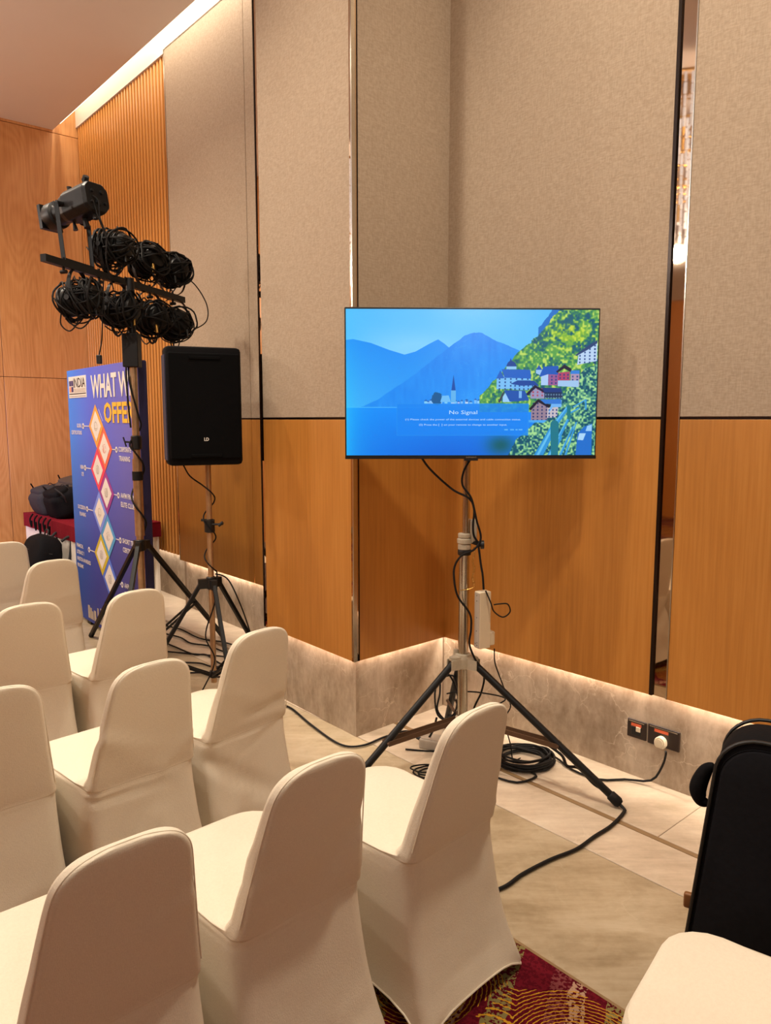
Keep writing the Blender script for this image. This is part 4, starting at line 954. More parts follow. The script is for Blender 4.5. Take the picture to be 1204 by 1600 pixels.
# ------------------------------------------------------------------ speaker on its stand
SPX, SPY = -1.02, 4.34
sp_ = thing('loudspeaker', 'black cloth-covered loudspeaker on a tripod stand in front of the slatted wall', 'speaker', (SPX - 0.035, SPY, 1.40), R(23))
prof = [(-0.205, -0.17), (0.205, -0.17), (0.205, -0.04), (0.13, 0.20), (-0.13, 0.20), (-0.205, -0.04)]
def rpoly(pts, r, n=4):
    out = []; L = len(pts)
    for i in range(L):
        p0, p1, p2 = Vector(pts[i - 1]), Vector(pts[i]), Vector(pts[(i + 1) % L])
        a = p1 + (p0 - p1).normalized() * r; b_ = p1 + (p2 - p1).normalized() * r
        for k in range(n + 1):
            u_ = k / n; out.append(tuple(a * (1 - u_) ** 2 + p1 * 2 * u_ * (1 - u_) + b_ * u_ ** 2))
    return out
def soft_prism(poly, z0, z1, e):
    mb = MB(); n = len(poly); cx = sum(p_[0] for p_ in poly) / n; cy = sum(p_[1] for p_ in poly) / n
    lv = [(z0, e * 1.0), (z0 + e * 0.3, e * 0.3), (z0 + e, 0), (z1 - e, 0), (z1 - e * 0.3, e * 0.3), (z1, e)]
    for z, ins in lv:
        for x, y in poly:
            d = Vector((x - cx, y - cy)); L_ = d.length; k = (L_ - ins) / L_; mb.v.append((cx + d.x * k, cy + d.y * k, z))
    for j in range(len(lv) - 1):
        for k in range(n): mb.f.append((j * n + k, j * n + (k + 1) % n, (j + 1) * n + (k + 1) % n, (j + 1) * n + k))
    mb.f.append(tuple(reversed(range(n)))); mb.f.append(tuple((len(lv) - 1) * n + k for k in range(n)))
    return mb
obj('cabinet', soft_prism(rpoly(prof, 0.03), 0, 0.645, 0.022), 'black_cloth', sp_, True, local=True)
mb = MB(); mb.rbox(-0.192, 0.192, -0.184, -0.165, 0.035, 0.61, 0.008); obj('front_grille', mb, 'grille_cloth', sp_, local=True)
for z_, nm_ in ((0.575, 'upper_vent'), (0.045, 'lower_vent')):
    mb = MB(); mb.rbox(-0.085, 0.085, -0.190, -0.180, z_, z_ + 0.018, 0.004); obj('vent_slot', mb, 'grille_cloth', sp_, local=True)
Ms = frot((-0.2075, -0.10, 0.02), (0, 1, 0), (0, 0, 1))
mb = MB(); mb.hexa([(-0.209, -0.150, 0.03), (-0.203, -0.150, 0.03), (-0.203, -0.045, 0.03), (-0.209, -0.045, 0.03), (-0.209, -0.150, 0.60), (-0.203, -0.150, 0.60), (-0.203, -0.045, 0.60), (-0.209, -0.045, 0.60)])
mb.hexa([(-0.210, -0.04, 0.03), (-0.200, -0.04, 0.03), (-0.135, 0.17, 0.03), (-0.145, 0.17, 0.03), (-0.210, -0.04, 0.60), (-0.200, -0.04, 0.60), (-0.135, 0.17, 0.60), (-0.145, 0.17, 0.60)])
obj('side_cover', mb, 'navy_side_cloth', sp_, local=True, label='navy mesh side panel')
obj('logo', text_mb('LD', frot((0.0, -0.1848, 0.135), (1, 0, 0), (0, 0, 1)), width=0.026, height=0.018, align='CENTER', bold=0.02), 'white_print', sp_, local=True)

def tripod(name, label, base, polebot, ztop, hz, feet, pr, mats, jointfrac=0.62, lowz=0.14, legr=0.013, grips=()):
    x, y = base; s_ = thing(name, label, 'stand', (x, y, 0))
    mb = MB(); mb.cyl((x, y, polebot), (x, y, ztop), pr, seg=20); obj('pole', mb, mats, s_, True)
    mb = MB(); mb.lathe([(pr + .004, hz - 0.05), (pr + .012, hz - 0.045), (pr + .012, hz + 0.02), (pr + .004, hz + 0.025)], Matrix.Translation((x, y, 0)))
    lc = MB(); lc.lathe([(pr + .003, lowz - 0.02), (pr + .008, lowz - 0.016), (pr + .008, lowz + 0.02), (pr + .003, lowz + 0.024)], Matrix.Translation((x, y, 0)))
    for f_ in feet:
        f_ = Vector((f_[0], f_[1], 0.012)); d_ = (Vector((f_.x, f_.y, 0)) - Vector((x, y, 0))).normalized(); q = Vector((-d_.y, d_.x, 0))
        c_ = Vector((x, y, hz - 0.012))
        mb.hexa([c_ + d_ * a + q * w_ + Vector((0, 0, z)) for z in (-0.03, 0.025) for a, w_ in ((0.0, -0.016), (0.075, -0.016), (0.075, 0.016), (0.0, 0.016))])
        top = c_ + d_ * 0.06; lg = MB(); e = (f_ - top).normalized(); w2 = q * legr; up = e.cross(q).normalized() * legr
        lg.hexa([top - w2 - up, top + w2 - up, top + w2 + up, top - w2 + up, f_ - w2 - up, f_ + w2 - up, f_ + w2 + up, f_ - w2 + up])
        L_ = obj('leg', lg, 'black_paint', s_, bevel=0.003)
        obj('rubber_foot', MB().tube([f_ - e * 0.035, f_ - e * 0.03, f_, f_ + e * 0.006], [0.014, 0.020, 0.020, 0.014], 12), 'black_rubber', L_, True)
        j = top.lerp(f_, jointfrac); lo = Vector((x, y, lowz)) + d_ * 0.02
        br = MB()
        for sg in (-1, 1): br.hexa([p_ + q * (sg * 0.017 + w_) + Vector((0, 0, z)) for z in (-0.009, 0.009) for p_, w_ in ((j, -0.0022), (lo, -0.0022), (lo, 0.0022), (j, 0.0022))])
        br.cyl(j - q * 0.022, j + q * 0.022, 0.006, seg=10)
        obj('brace', br, 'black_paint', s_)
    obj('hub', mb, 'black_plastic', s_); obj('lower_collar', lc, 'black_plastic', s_, True)
    for z0, z1 in grips:
        g_ = MB(); g_.lathe([(pr + .002, z0), (pr + .010, z0 + .006), (pr + .010, z1 - .006), (pr + .002, z1)], Matrix.Translation((x, y, 0)))
        g_.cyl((x, y, (z0 + z1) / 2), (x - 0.06, y - 0.03, (z0 + z1) / 2 + 0.005), 0.006, seg=8); g_.cyl((x - 0.06 - 0.012, y - 0.03, (z0 + z1) / 2 + 0.035), (x - 0.055, y - 0.03, (z0 + z1) / 2 - 0.025), 0.005, seg=8)
        obj('clamp_knob', g_, 'black_plastic', s_, True)
    return s_
ss = tripod('speaker_stand', 'worn bronze pole tripod stand holding up the loudspeaker', (SPX, SPY), 0.10, 1.42, 0.715, [(-1.47, 4.16), (-0.76, 4.80), (-0.80, 3.92)], 0.0165, 'worn_steel_tube', 0.60, 0.15, 0.0115)
g_ = MB(); g_.lathe([(0.019, 1.00), (0.03, 1.005), (0.03, 1.075), (0.019, 1.08)], Matrix.Translation((SPX, SPY, 0))); g_.cyl((SPX - 0.045, SPY - 0.01, 1.075), (SPX + 0.03, SPY - 0.01, 1.07), 0.008); g_.cyl((SPX + 0.02, SPY - 0.02, 1.05), (SPX + 0.085, SPY - 0.035, 1.055), 0.006); g_.cyl((SPX + 0.06, SPY - 0.035, 1.045), (SPX + 0.085, SPY - 0.035, 1.065), 0.009)
obj('clamp_knob', g_, 'black_plastic', ss, True)
def spiral(x, y, z0, z1, r, turns, ph=0, n=10):
    return [(x + r * math.cos(ph + 2 * math.pi * turns * k / n), y + r * math.sin(ph + 2 * math.pi * turns * k / n), z0 + (z1 - z0) * k / n) for k in range(n + 1)]
cable([(SPX - 0.14, SPY, 1.39), (SPX - 0.10, SPY - 0.02, 1.33), (SPX - 0.03, SPY - 0.03, 1.28)] + spiral(SPX, SPY, 1.24, 0.75, 0.034, 2.2, -1, 14) + [(SPX + 0.03, SPY - 0.05, 0.6), (SPX - 0.03, SPY - 0.05, 0.4), (SPX + 0.02, SPY - 0.05, 0.25), (SPX - 0.05, SPY - 0.08, 0.08), (SPX - 0.1, SPY - 0.05, 0.009), (SPX - 0.4, SPY + 0.2, 0.009)], 0.0042, 'black cable twisting down the speaker stand pole')
cable([(SPX + 0.03, SPY - 0.02, 0.76), (SPX + 0.10, SPY, 0.72), (SPX + 0.17, SPY + 0.02, 0.55), (SPX + 0.2, SPY + 0.2, 0.3), (SPX + 0.22, SPY + 0.45, 0.05), (SPX + 0.2, SPY + 0.6, 0.009), (SPX - 0.1, SPY + 0.9, 0.009)], 0.0042, 'black cable arching from the speaker stand hub to the floor')

# ------------------------------------------------------------------ lighting stand with lamps
LX, LY = -1.60, 4.87
ls = tripod('lighting_stand', 'tall tripod lighting stand with a crossbar, in front of the blue banner', (LX, LY), 0.12, 2.02, 0.850, [(-1.25, 5.63), (-2.25, 5.62), (-1.55, 4.12)], 0.0235, 'worn_steel_tube', 0.60, 0.16, 0.0145, grips=((1.46, 1.55),))
obj('outer_pole', MB().cyl((LX, LY, 0.9), (LX, LY, 1.40), 0.030, seg=20), 'worn_steel_tube', ls, True)
obj('pole_band', MB().cyl((LX, LY, 1.262), (LX, LY, 1.32), 0.034, seg=20), 'black_rubber', ls, True)
obj('top_socket', MB().rbox(LX - 0.055, LX + 0.045, LY - 0.04, LY + 0.04, 1.98, 2.19, 0.006), 'black_paint', ls)
obj('upper_pole', MB().cyl((LX, LY, 2.0), (LX, LY, 2.53), 0.026, seg=16), 'black_paint', ls, True)
BD = Vector((0.349, 0.937, -0.035)).normalized(); B0 = Vector((-1.885, 4.333, 2.540))
BN = Vector((-0.937, 0.349, 0)).normalized()
def bar(s_, n_=0.0, dz=0.0): return B0 + BD * s_ + BN * n_ + Vector((0, 0, dz))
mb = MB(); mb.hexa([bar(s_, n_, dz) for dz in (-0.02, 0.02) for s_, n_ in ((-0.02, -0.02), (1.27, -0.02), (1.27, 0.02), (-0.02, 0.02))]); obj('crossbar', mb, 'black_paint', ls)
mb = MB()
for s_ in (0.13, 0.42, 0.66, 0.90, 1.15): mb.cyl(bar(s_, 0, -0.05), bar(s_, 0, 0.035), 0.008, seg=8); mb.cyl(bar(s_, 0.02, -0.045), bar(s_, -0.02, -0.045), 0.011, seg=8)
obj('hook_bolts', mb, 'black_paint', ls)

def par(s_, n_, up, tilt, yaw, seed, label, gold=False):
    """can lamp on a yoke with its cable wound round it; up=+1 stands on the bar, -1 hangs under it"""
    rn = random.Random(seed); at = bar(s_, n_)
    c = Vector((0, 0, 0.185 * up))
    L_ = thing('stage_lamp', label, 'stage light', at, 0, 'cable-wrapped stage lamps on the lighting stand')
    ax = (Matrix.Rotation(yaw, 4, 'Z') @ Vector((BN.x, BN.y, 0))).to_3d(); ax = (ax + Vector((0, 0, -tilt))).normalized()
    side = ax.cross(Vector((0, 0, 1))).normalized()
    M = Matrix((side, ax.cross(side), ax)).transposed().to_4x4(); M.translation = c
    obj('can', MB().lathe([(0.04, -0.13), (0.062, -0.125), (0.078, -0.10), (0.080, 0.02), (0.088, 0.03), (0.088, 0.09), (0.080, 0.095)], M, 24), 'black_paint', L_, True, local=True)
    obj('lens', MB().lathe([(0.0001, 0.088), (0.078, 0.086), (0.078, 0.0965), (0.0001, 0.0975)], M, 24), 'glass_lens', L_, True, local=True)
    mb = MB()
    for k in range(7): mb.lathe([(0.0785, -0.095 + k * 0.016), (0.086, -0.094 + k * 0.016), (0.086, -0.088 + k * 0.016), (0.0785, -0.087 + k * 0.016)], M, 24)
    obj('cooling_fins', mb, 'black_paint', L_, True, local=True)
    # yoke
    yk = [side * 0.095 + c, side * 0.102 + c * 0.72, side * 0.080 + c * 0.30, side * 0.035 + c * 0.10, -side * 0.035 + c * 0.10, -side * 0.080 + c * 0.30, -side * 0.102 + c * 0.72, -side * 0.095 + c]
    mb = MB(); P_ = smooth(yk, 4)
    for i in range(len(P_) - 1):
        a, b_ = P_[i], P_[i + 1]; fw = ax * 0.012; th_ = (b_ - a).cross(ax).normalized() * 0.002
        mb.hexa([a - fw - th_, a + fw - th_, a + fw + th_, a - fw + th_, b_ - fw - th_, b_ + fw - th_, b_ + fw + th_, b_ - fw + th_])
    obj('yoke', mb, 'black_paint', L_, local=True)
    mb = MB()
    for sg in (-1, 1): mb.cyl(c + side * sg * 0.09, c + side * sg * 0.125, 0.012, 0.016, 10)
    obj('tilt_knob', mb, 'black_plastic', L_, True, local=True)
    # wound cable
    mb = MB(); pts = []
    for k in range(11 * 14):
        a = 2 * math.pi * k / 14 + seed; tn = k / (11 * 14)
        rr_ = 0.095 + 0.022 * rn.random() + 0.012 * math.sin(tn * 30)
        z_ = -0.10 + 0.16 * (0.5 + 0.5 * math.sin(tn * 9 + seed)) + 0.03 * math.sin(a + tn * 11)
        pts.append(M @ Vector((rr_ * math.cos(a), rr_ * math.sin(a) * 0.95, z_)))
    mb.tube(smooth(pts, 2), 0.0058, 7)
    obj('wound_cable', mb, 'black_rubber', L_, True, local=True)
    mb = MB()
    for k in range(4):
        a0 = rn.uniform(-0.05, 0.05); dr = rn.uniform(0.08, 0.16)
        w_ = rn.uniform(0.03, 0.06); cc_ = c + ax * a0 + side * rn.uniform(-0.03, 0.03)
        mb.tube(smooth([cc_ + ax * -w_ + Vector((0, 0, -0.06)), cc_ + ax * -w_ * 1.1 + Vector((0, 0, -dr * 0.8)), cc_ + Vector((0, 0, -dr - 0.015)), cc_ + ax * w_ * 1.1 + Vector((0, 0, -dr * 0.8)), cc_ + ax * w_ + Vector((0, 0, -0.06))], 5), 0.0042, 7)
    for k in range(6):
        a = rn.uniform(0, 3.14); w2 = rn.uniform(0.02, 0.07); q1 = rn.uniform(-0.03, 0.03)
        pp = [M @ Vector((math.cos(a) * x_ - math.sin(a) * q1, math.sin(a) * x_ + math.cos(a) * q1, z_)) for x_, z_ in ((-0.105, -0.02), (-0.10, -0.09), (-w2, -0.142), (w2, -0.142), (0.10, -0.09), (0.105, -0.02))]
        mb.tube(smooth(pp, 4), 0.0055, 7)
    for k in range(5):
        a = rn.uniform(0, 6.28); pp = [M @ Vector(((0.10 + 0.035 * math.sin(math.pi * i / 6)) * math.cos(a + i * 0.3), (0.10 + 0.035 * math.sin(math.pi * i / 6)) * math.sin(a + i * 0.3), -0.10 + 0.03 * i + 0.02 * rn.random())) for i in range(7)]
        mb.tube(smooth(pp, 3), 0.0042, 7)
    obj('loose_loops', mb, 'black_rubber', L_, True, local=True)
    e0 = c + side * rn.uniform(-0.05, 0.05) + ax * -0.11 + Vector((0, 0, -0.05 * 1))
    mb = MB(); mb.cyl(e0, e0 + Vector((0.01, -0.015, -0.055)), 0.011, 0.008, 10)
    obj('connector', mb, 'brass_connector' if gold else 'black_plastic', L_, True, local=True)
    return L_
LAMP = 'cable-wrapped black stage lamp '
par(0.53, 0, 1, 0.05, 0.1, 1, LAMP + 'standing on the crossbar, first right of the long spotlight')
par(0.87, 0, 1, 0.1, -0.2, 2, LAMP + 'standing on the crossbar, middle of the upper three', True)
par(1.15, 0, 1, -0.05, -0.5, 3, LAMP + 'standing on the crossbar, last of the upper three')
par(0.235, 0, -1, 0.15, 0.2, 4, LAMP + 'hanging under the crossbar, leftmost of the lower row')
par(0.58, 0, -1, 0.05, 0.0, 5, LAMP + 'hanging under the crossbar, second from left in the lower row', True)
par(0.89, 0, -1, 0.0, -0.3, 6, LAMP + 'hanging under the crossbar, third from left in the lower row', True)
par(1.16, 0, -1, 0.1, -0.6, 7, LAMP + 'hanging under the crossbar, rightmost of the lower row')
# long profile spotlight
prs = thing('profile_spotlight', 'long black profile spotlight on a tall yoke at the left end of the crossbar', 'stage light', tuple(bar(0.25)))
ctr = Vector((0.0, 0.0, 0.345)); axs = Vector((-0.86, 0.50, -0.16)).normalized(); sd = Vector((0, 0, 1)).cross(axs).normalized()
M = Matrix((sd, axs.cross(sd), axs)).transposed().to_4x4(); M.translation = ctr
oct_ = rpoly([(-0.085, -0.05), (-0.05, -0.085), (0.05, -0.085), (0.085, -0.05), (0.085, 0.05), (0.05, 0.085), (-0.05, 0.085), (-0.085, 0.05)], 0.012, 2)
def oprism(sc0, sc1, z0, z1, mb): 
    n = len(oct_); mb.add([(x * sc0, y * sc0, z0) for x, y in oct_] + [(x * sc1, y * sc1, z1) for x, y in oct_], [tuple(reversed(range(n))), tuple(range(n, 2 * n))] + [(i, (i + 1) % n, n + (i + 1) % n, n + i) for i in range(n)], M)
mb = MB(); oprism(0.92, 1.0, -0.19, -0.17, mb); oprism(1.0, 1.0, -0.17, 0.02, mb); oprism(0.95, 0.86, 0.02, 0.06, mb); obj('lamp_housing', mb, 'black_paint', prs, local=True, bevel=0.002)
mb = MB(); mb.lathe([(0.055, 0.05), (0.066, 0.055), (0.066, 0.14), (0.078, 0.15), (0.080, 0.21), (0.066, 0.235)], M); mb.box(-0.070, 0.070, -0.070, 0.070, 0.225, 0.250, M); obj('lens_barrel', mb, 'black_paint', prs, True, local=True)
obj('lens', MB().lathe([(0.0001, 0.249), (0.062, 0.249), (0.062, 0.2515), (0.0001, 0.253)], M), 'glass_lens', prs, True, local=True)
for a in range(4): obj('shutter_handle', MB().cyl(M @ Vector((0.075 * math.cos(a * 1.57), 0.075 * math.sin(a * 1.57), 0.035)), M @ Vector((0.125 * math.cos(a * 1.57), 0.125 * math.sin(a * 1.57), 0.03)), 0.007, 0.015, 8), 'black_plastic', prs, True, local=True)
def ML(x, y, z): return M @ Vector((x, y, z))
mb = MB(); mb.cyl(ML(0, 0.06, -0.12), ML(0.01, 0.125, -0.11), 0.009, 0.012, 8); mb.cyl(ML(0, 0.12, -0.115), ML(0.005, 0.135, -0.13), 0.02, 0.018, 8); obj('focus_knob', mb, 'black_plastic', prs, True, local=True)
obj('focus_knob', MB().cyl(ML(0, -0.07, -0.06), ML(0.0, -0.14, -0.07), 0.014, 0.019, 8), 'black_plastic', prs, True, local=True)
obj('focus_knob', MB().cyl(ML(0, -0.07, -0.15), ML(0.0, -0.115, -0.15), 0.012, 0.016, 8), 'black_plastic', prs, True, local=True)
mb = MB()
for x, y, r_ in ((-0.03, 0.03, 0.012), (0.035, 0.028, 0.010), (0.0, -0.03, 0.016), (-0.045, -0.03, 0.009), (0.045, -0.035, 0.009)): mb.cyl(M @ Vector((x, y, -0.19)), M @ Vector((x, y, -0.202)), r_, r_ * 0.8, 10)
obj('rear_screws', mb, 'black_plastic', prs, True, local=True)
mb = MB(); f2 = Vector((0.012, 0, 0))
for sg, zt in ((-1, 0.34), (1, 0.27)):
    ft = BD * (0.115 * sg) + Vector((0, 0, 0.025)); tp = BD * (0.115 * sg) + Vector((-0.028 if sg < 0 else -0.012, 0, zt)); w_ = Vector((0, 0.003, 0))
    mb.hexa([tp - f2 - w_, tp + f2 - w_, tp + f2 + w_, tp - f2 + w_, ft - f2 - w_, ft + f2 - w_, ft + f2 + w_, ft - f2 + w_])
    c2 = ctr + (tp - ctr) * 0.4; mb.cyl(tp, Vector((c2.x, c2.y, tp.z)), 0.012, seg=10)
mb.hexa([BD * a + Vector((x, 0, z)) for z in (0.022, 0.034) for a, x in ((-0.118, -0.011), (0.118, -0.011), (0.118, 0.011), (-0.118, 0.011))])
mb.cyl((0, 0, 0.0), (0, 0, 0.03), 0.012)
obj('yoke', mb, 'black_paint', prs, local=True)
mb = MB(); rc = M @ Vector((0.03, 0.0, -0.19))
mb.tube(smooth([rc, rc + Vector((0.03, 0, -0.03)), rc + Vector((0.035, 0, -0.12)), rc + Vector((0.06, 0.02, -0.22)), rc + Vector((0.05, 0.03, -0.35)), rc + Vector((0.06, 0.1, -0.5))], 6), 0.004, 7)
mb.tube(smooth([rc + Vector((0.0, 0, -0.02)), rc + Vector((0.02, 0, -0.10)), rc + Vector((0.05, 0.02, -0.20)), rc + Vector((0.07, 0.03, -0.26))], 6), 0.004, 7)
obj('power_lead', mb, 'black_rubber', prs, True, local=True)
# loose leads on the bar and pole
eb = bar(1.20)
cable([tuple(eb + Vector((0.05, 0.0, 0.16))), tuple(eb + Vector((0.14, 0, 0.08))), tuple(eb + Vector((0.21, 0, -0.05))), tuple(eb + Vector((0.20, 0, -0.16))), tuple(eb + Vector((0.10, 0, -0.22)))], 0.0042, 'thin black lead looping down at the right end of the crossbar')
hb = bar(0.55)
cable([tuple(hb + Vector((-0.02, -0.04, 0.10))), tuple(hb + Vector((-0.045, -0.05, -0.02))), tuple(hb + Vector((-0.055, -0.06, -0.20))), tuple(hb + Vector((-0.07, -0.06, -0.38))), tuple(hb + Vector((-0.09, -0.06, -0.47)))], 0.0042, 'thin black lead hanging straight below the crossbar with a plug at its end')
pe = hb + Vector((-0.09, -0.06, -0.47))
tag(obj('hanging_plug', MB().rbox(pe.x - 0.016, pe.x + 0.016, pe.y - 0.012, pe.y + 0.012, pe.z - 0.055, pe.z, 0.005), 'black_plastic', None, loc=pe), 'black plug dangling below the lamps left of the pole', 'plug')
cable(spiral(LX, LY, 2.05, 1.60, 0.030, 0.6, 2.6, 6) + spiral(LX, LY, 1.5, 0.92, 0.042, 1.6, 3.8, 10), 0.006, 'thick black cable running down the front of the lighting stand pole')
cable([(LX - 0.02, LY - 0.03, 2.15), (LX - 0.035, LY - 0.035, 1.95), (LX - 0.03, LY - 0.035, 1.75), (LX - 0.02, LY - 0.035, 1.6)], 0.006, 'second black cable beside the top of the lighting stand pole')

# cables on the marble by the stands
grp = 'loose cables on the marble behind the chairs'
rn = random.Random(12)
for i in range(6):
    x0, y0 = -1.75 + 0.05 * i, 5.9 - 0.22 * i
    pts = [(x0 + 0.0, y0, 0.009)]
    for k in range(1, 6): pts.append((x0 + 0.14 * k + rn.uniform(-0.03, 0.03), y0 - 0.12 * k * (1 if i < 3 else 0.2) + rn.uniform(-0.06, 0.06), 0.009))
    cable([p_ for p_ in pts], 0.0055, 'black cable on the marble behind the speaker stand, ' + ('nearest the wall', 'second from the wall', 'third from the wall', 'fourth from the wall', 'second nearest the chairs', 'nearest the chairs')[i], group=grp)
pts = coil((-1.55, 4.85), 0.14, 6, 17, 0.006, '', None, 0.05)
cable(pts, 0.006, 'coil of black cable on the marble between banner and speaker stand', k=3, name='cable_coil')

# ------------------------------------------------------------------ banner
BW, BT, BZ0, BZ1 = 1.60, 0.065, 0.03, 2.04
bn = thing('backdrop_banner', 'blue printed box banner reading WHAT WE OFFER behind the lighting stand', 'banner', W(FG, BW / 2, -BT / 2, 0))
bn.rotation_euler = (0, 0, 0)
s0 = 0.095; s1 = 1.60; KB = 1.065
def gbox(name, a, b_, n0, n1, z0, z1, mat, **k): return obj(name, MB().wbox(FG, a, b_, n0, n1, z0, z1), mat, bn, **k)
# front print, built in a local frame so that the printed gradient follows its width
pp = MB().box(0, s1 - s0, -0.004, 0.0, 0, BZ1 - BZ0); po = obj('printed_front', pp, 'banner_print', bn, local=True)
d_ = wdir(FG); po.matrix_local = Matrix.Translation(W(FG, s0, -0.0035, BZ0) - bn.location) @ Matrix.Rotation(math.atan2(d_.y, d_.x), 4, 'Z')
gbox('box_frame', s0, s1, -BT, -0.003, BZ0, BZ1, 'banner_side', bevel=0.008)
gbox('foot', 0.3, 0.38, -0.06, -0.005, 0, BZ0, 'black_paint'); gbox('foot', 1.30, 1.38, -0.06, -0.005, 0, BZ0, 'black_paint')
def zz(z): return 1.65 + (z - 1.65) * KB
def kbox(name, a, b_, n0, n1, z0, z1, mat, **k): return gbox(name, a * KB, b_ * KB, n0, n1, zz(z0), zz(z1), mat, **k)
def btext(body, s_, z, w_, h_, mat='white_print', align='LEFT', bold=0.0, dn=0.0035, nm='lettering'):
    M_ = fmat(FG, s_ * KB, dn, zz(z))
    return obj(nm, text_mb(body, M_, width=w_ * KB, height=h_ * KB, align=align, bold=bold), mat, bn)
kbox('logo_panel', 0.128, 0.53, 0.0, 0.003, 1.812, 1.968, 'white_print', label='white logo panel')
btext('INDIA', 0.25, 1.886, 0.262, 0.068, 'ink_print', nm='logo_lettering', dn=0.005)
for a, z, mt in ((0.145, 1.90, 'logo_navy'), (0.195, 1.90, 'logo_navy'), (0.145, 1.855, 'logo_salmon'), (0.195, 1.855, 'logo_navy')): kbox('logo_square', a, a + 0.042, 0.003, 0.0045, z, z + 0.038, mt)
kbox('logo_line', 0.14, 0.52, 0.003, 0.0045, 1.838, 1.844, 'ink_print'); kbox('logo_line', 0.14, 0.52, 0.003, 0.0045, 1.822, 1.824, 'logo_navy')
for z in (1.874, 1.864, 1.854): kbox('logo_line', 0.25, 0.515, 0.003, 0.0045, z, z + 0.003, 'grey_plastic')
btext('WHAT WE', 0.635, 1.800, 0.80, 0.160, bold=0.03)
btext('OFFER', 0.875, 1.628, 0.56, 0.140, 'yellow_print', bold=0.03)
def diamond(cs, cz, mat, i):
    a, h = 0.150 * KB, 0.152 * KB
    M_ = fmat(FG, cs * KB, 0.0018 + 0.0002 * i, zz(cz))
    ob = obj('diamond', MB().prism([(-a, 0), (0, -h), (a, 0), (0, h)], 0, 0.0012, M_), mat, bn)
    M2 = fmat(FG, cs * KB, 0.0032 + 0.0002 * i, zz(cz)); k = 0.70
    obj('diamond_face', MB().prism([(-a * k, 0), (0, -h * k), (a * k, 0), (0, h * k)], 0, 0.0012, M2), 'white_print', ob)
    ic = MB(); r_ = 0.035; M3 = fmat(FG, cs * KB, 0.0048 + 0.0002 * i, zz(cz))
    kind = i % 4
    th = 0.004
    if kind == 0: ic.prism([(-.03, -.02), (.03, -.02), (.03, -.02 + th), (-.03, -.02 + th)], 0, .0004, M3)
    for a0 in range(0, 360, 30 if kind != 1 else 60):
        t0, t1 = R(a0), R(a0 + (24 if kind != 1 else 40)); ic.prism([(r_ * math.cos(t0), r_ * math.sin(t0)), (r_ * math.cos(t1), r_ * math.sin(t1)), ((r_ - th) * math.cos(t1), (r_ - th) * math.sin(t1)), ((r_ - th) * math.cos(t0), (r_ - th) * math.sin(t0))], 0, .0004, M3)
    for k2 in range(kind + 1): ic.prism([(-.02 + .014 * k2, -.03), (-.016 + .014 * k2, -.03), (-.016 + .014 * k2, .01 + .01 * k2), (-.02 + .014 * k2, .01 + .01 * k2)], 0, .0004, M3)
    obj('icon', ic, 'grey_plastic' if i != 1 else 'diamond_coral', ob)
DL = 0.70; DR = 0.855; ZS = [1.605 - 0.1525 * k for k in range(8)]
MT = ['diamond_gold', 'diamond_coral', 'diamond_red', 'diamond_purple', 'diamond_violet', 'diamond_sky', 'diamond_yellow', 'diamond_blue']
for i in range(8): diamond(DL if i % 2 == 0 else DR, ZS[i], MT[i], i)
LL = [('GLOBAL\nCERTIFICATIONS', 0), ('NISM\nCPE', 2), ('SUCCESSION\nPLANNING', 4), ('FINANCIAL\nLITERACY /\nINVESTOR AWARENESS\nPROGRAMS', 6)]
RL = [('CORPORATE\nTRAINING', 1), ('AAFM FINANCIAL\nELITE CLUB', 3), ('SHORT TERM\nCERTIFICATIONS', 5), ('AAFM\nEVENTS', 7)]
def node(s_, z, sa, sb):
    pts = [(0.022 * math.cos(a), 0.022 * math.sin(a)) for a in [2 * math.pi * k / 16 for k in range(16)]]
    o = obj('pointer', MB().prism(pts, 0, 0.001, fmat(FG, s_ * KB, 0.002, zz(z))), 'white_print', bn)
    obj('pointer_line', MB().wbox(FG, sa * KB, sb * KB, 0.002, 0.003, zz(z) - 0.003, zz(z) + 0.003), 'white_print', o)
    obj('pointer_centre', MB().prism([(x * .45, y * .45) for x, y in pts], 0.001, 0.0016, fmat(FG, s_ * KB, 0.002, zz(z))), 'logo_navy', o)
for body, i in LL:
    node(0.42, ZS[i], 0.44, DL - 0.15)
    for k, ln in enumerate(body.split('\n')):
        wd_ = 0.0175 * len(ln); btext(ln, 0.13 if i == 6 else 0.385, ZS[i] - 0.012 - 0.052 * k, wd_, 0.030, align='LEFT' if i == 6 else 'RIGHT', bold=0.02)
for body, i in RL:
    node(1.085, ZS[i], DR + 0.15, 1.065)
    for k, ln in enumerate(body.split('\n')): btext(ln, 1.13, ZS[i] - 0.012 - 0.060 * k, 0.0245 * len(ln), 0.034, bold=0.02)
for i in (0, 2, 4, 6):      # thin guide lines beside the chain of diamonds
    M_ = fmat(FG, DL * KB, 0.002, zz(ZS[i]))
    for sg in (1,): obj('guide_line', MB().prism([(sg * .05, .115), (sg * .053, .118), (sg * .135, .030), (sg * .132, .027)], 0, .0008, M_ @ Matrix.Translation((0.02 * sg, 0.01, 0))), 'white_print', bn)
# skyline printed at the foot
sk = MB(); rn = random.Random(2); s_ = 0.30
while s_ < 1.45:
    w_ = rn.uniform(0.02, 0.05); h_ = rn.uniform(0.03, 0.13)
    if rn.random() > 0.2: sk.wbox(FG, s_, s_ + w_, 0.002, 0.003, BZ0 + 0.03, BZ0 + 0.03 + h_)
    s_ += w_ + rn.uniform(0.004, 0.014)
obj('skyline_print', sk, 'grey_plastic', bn)

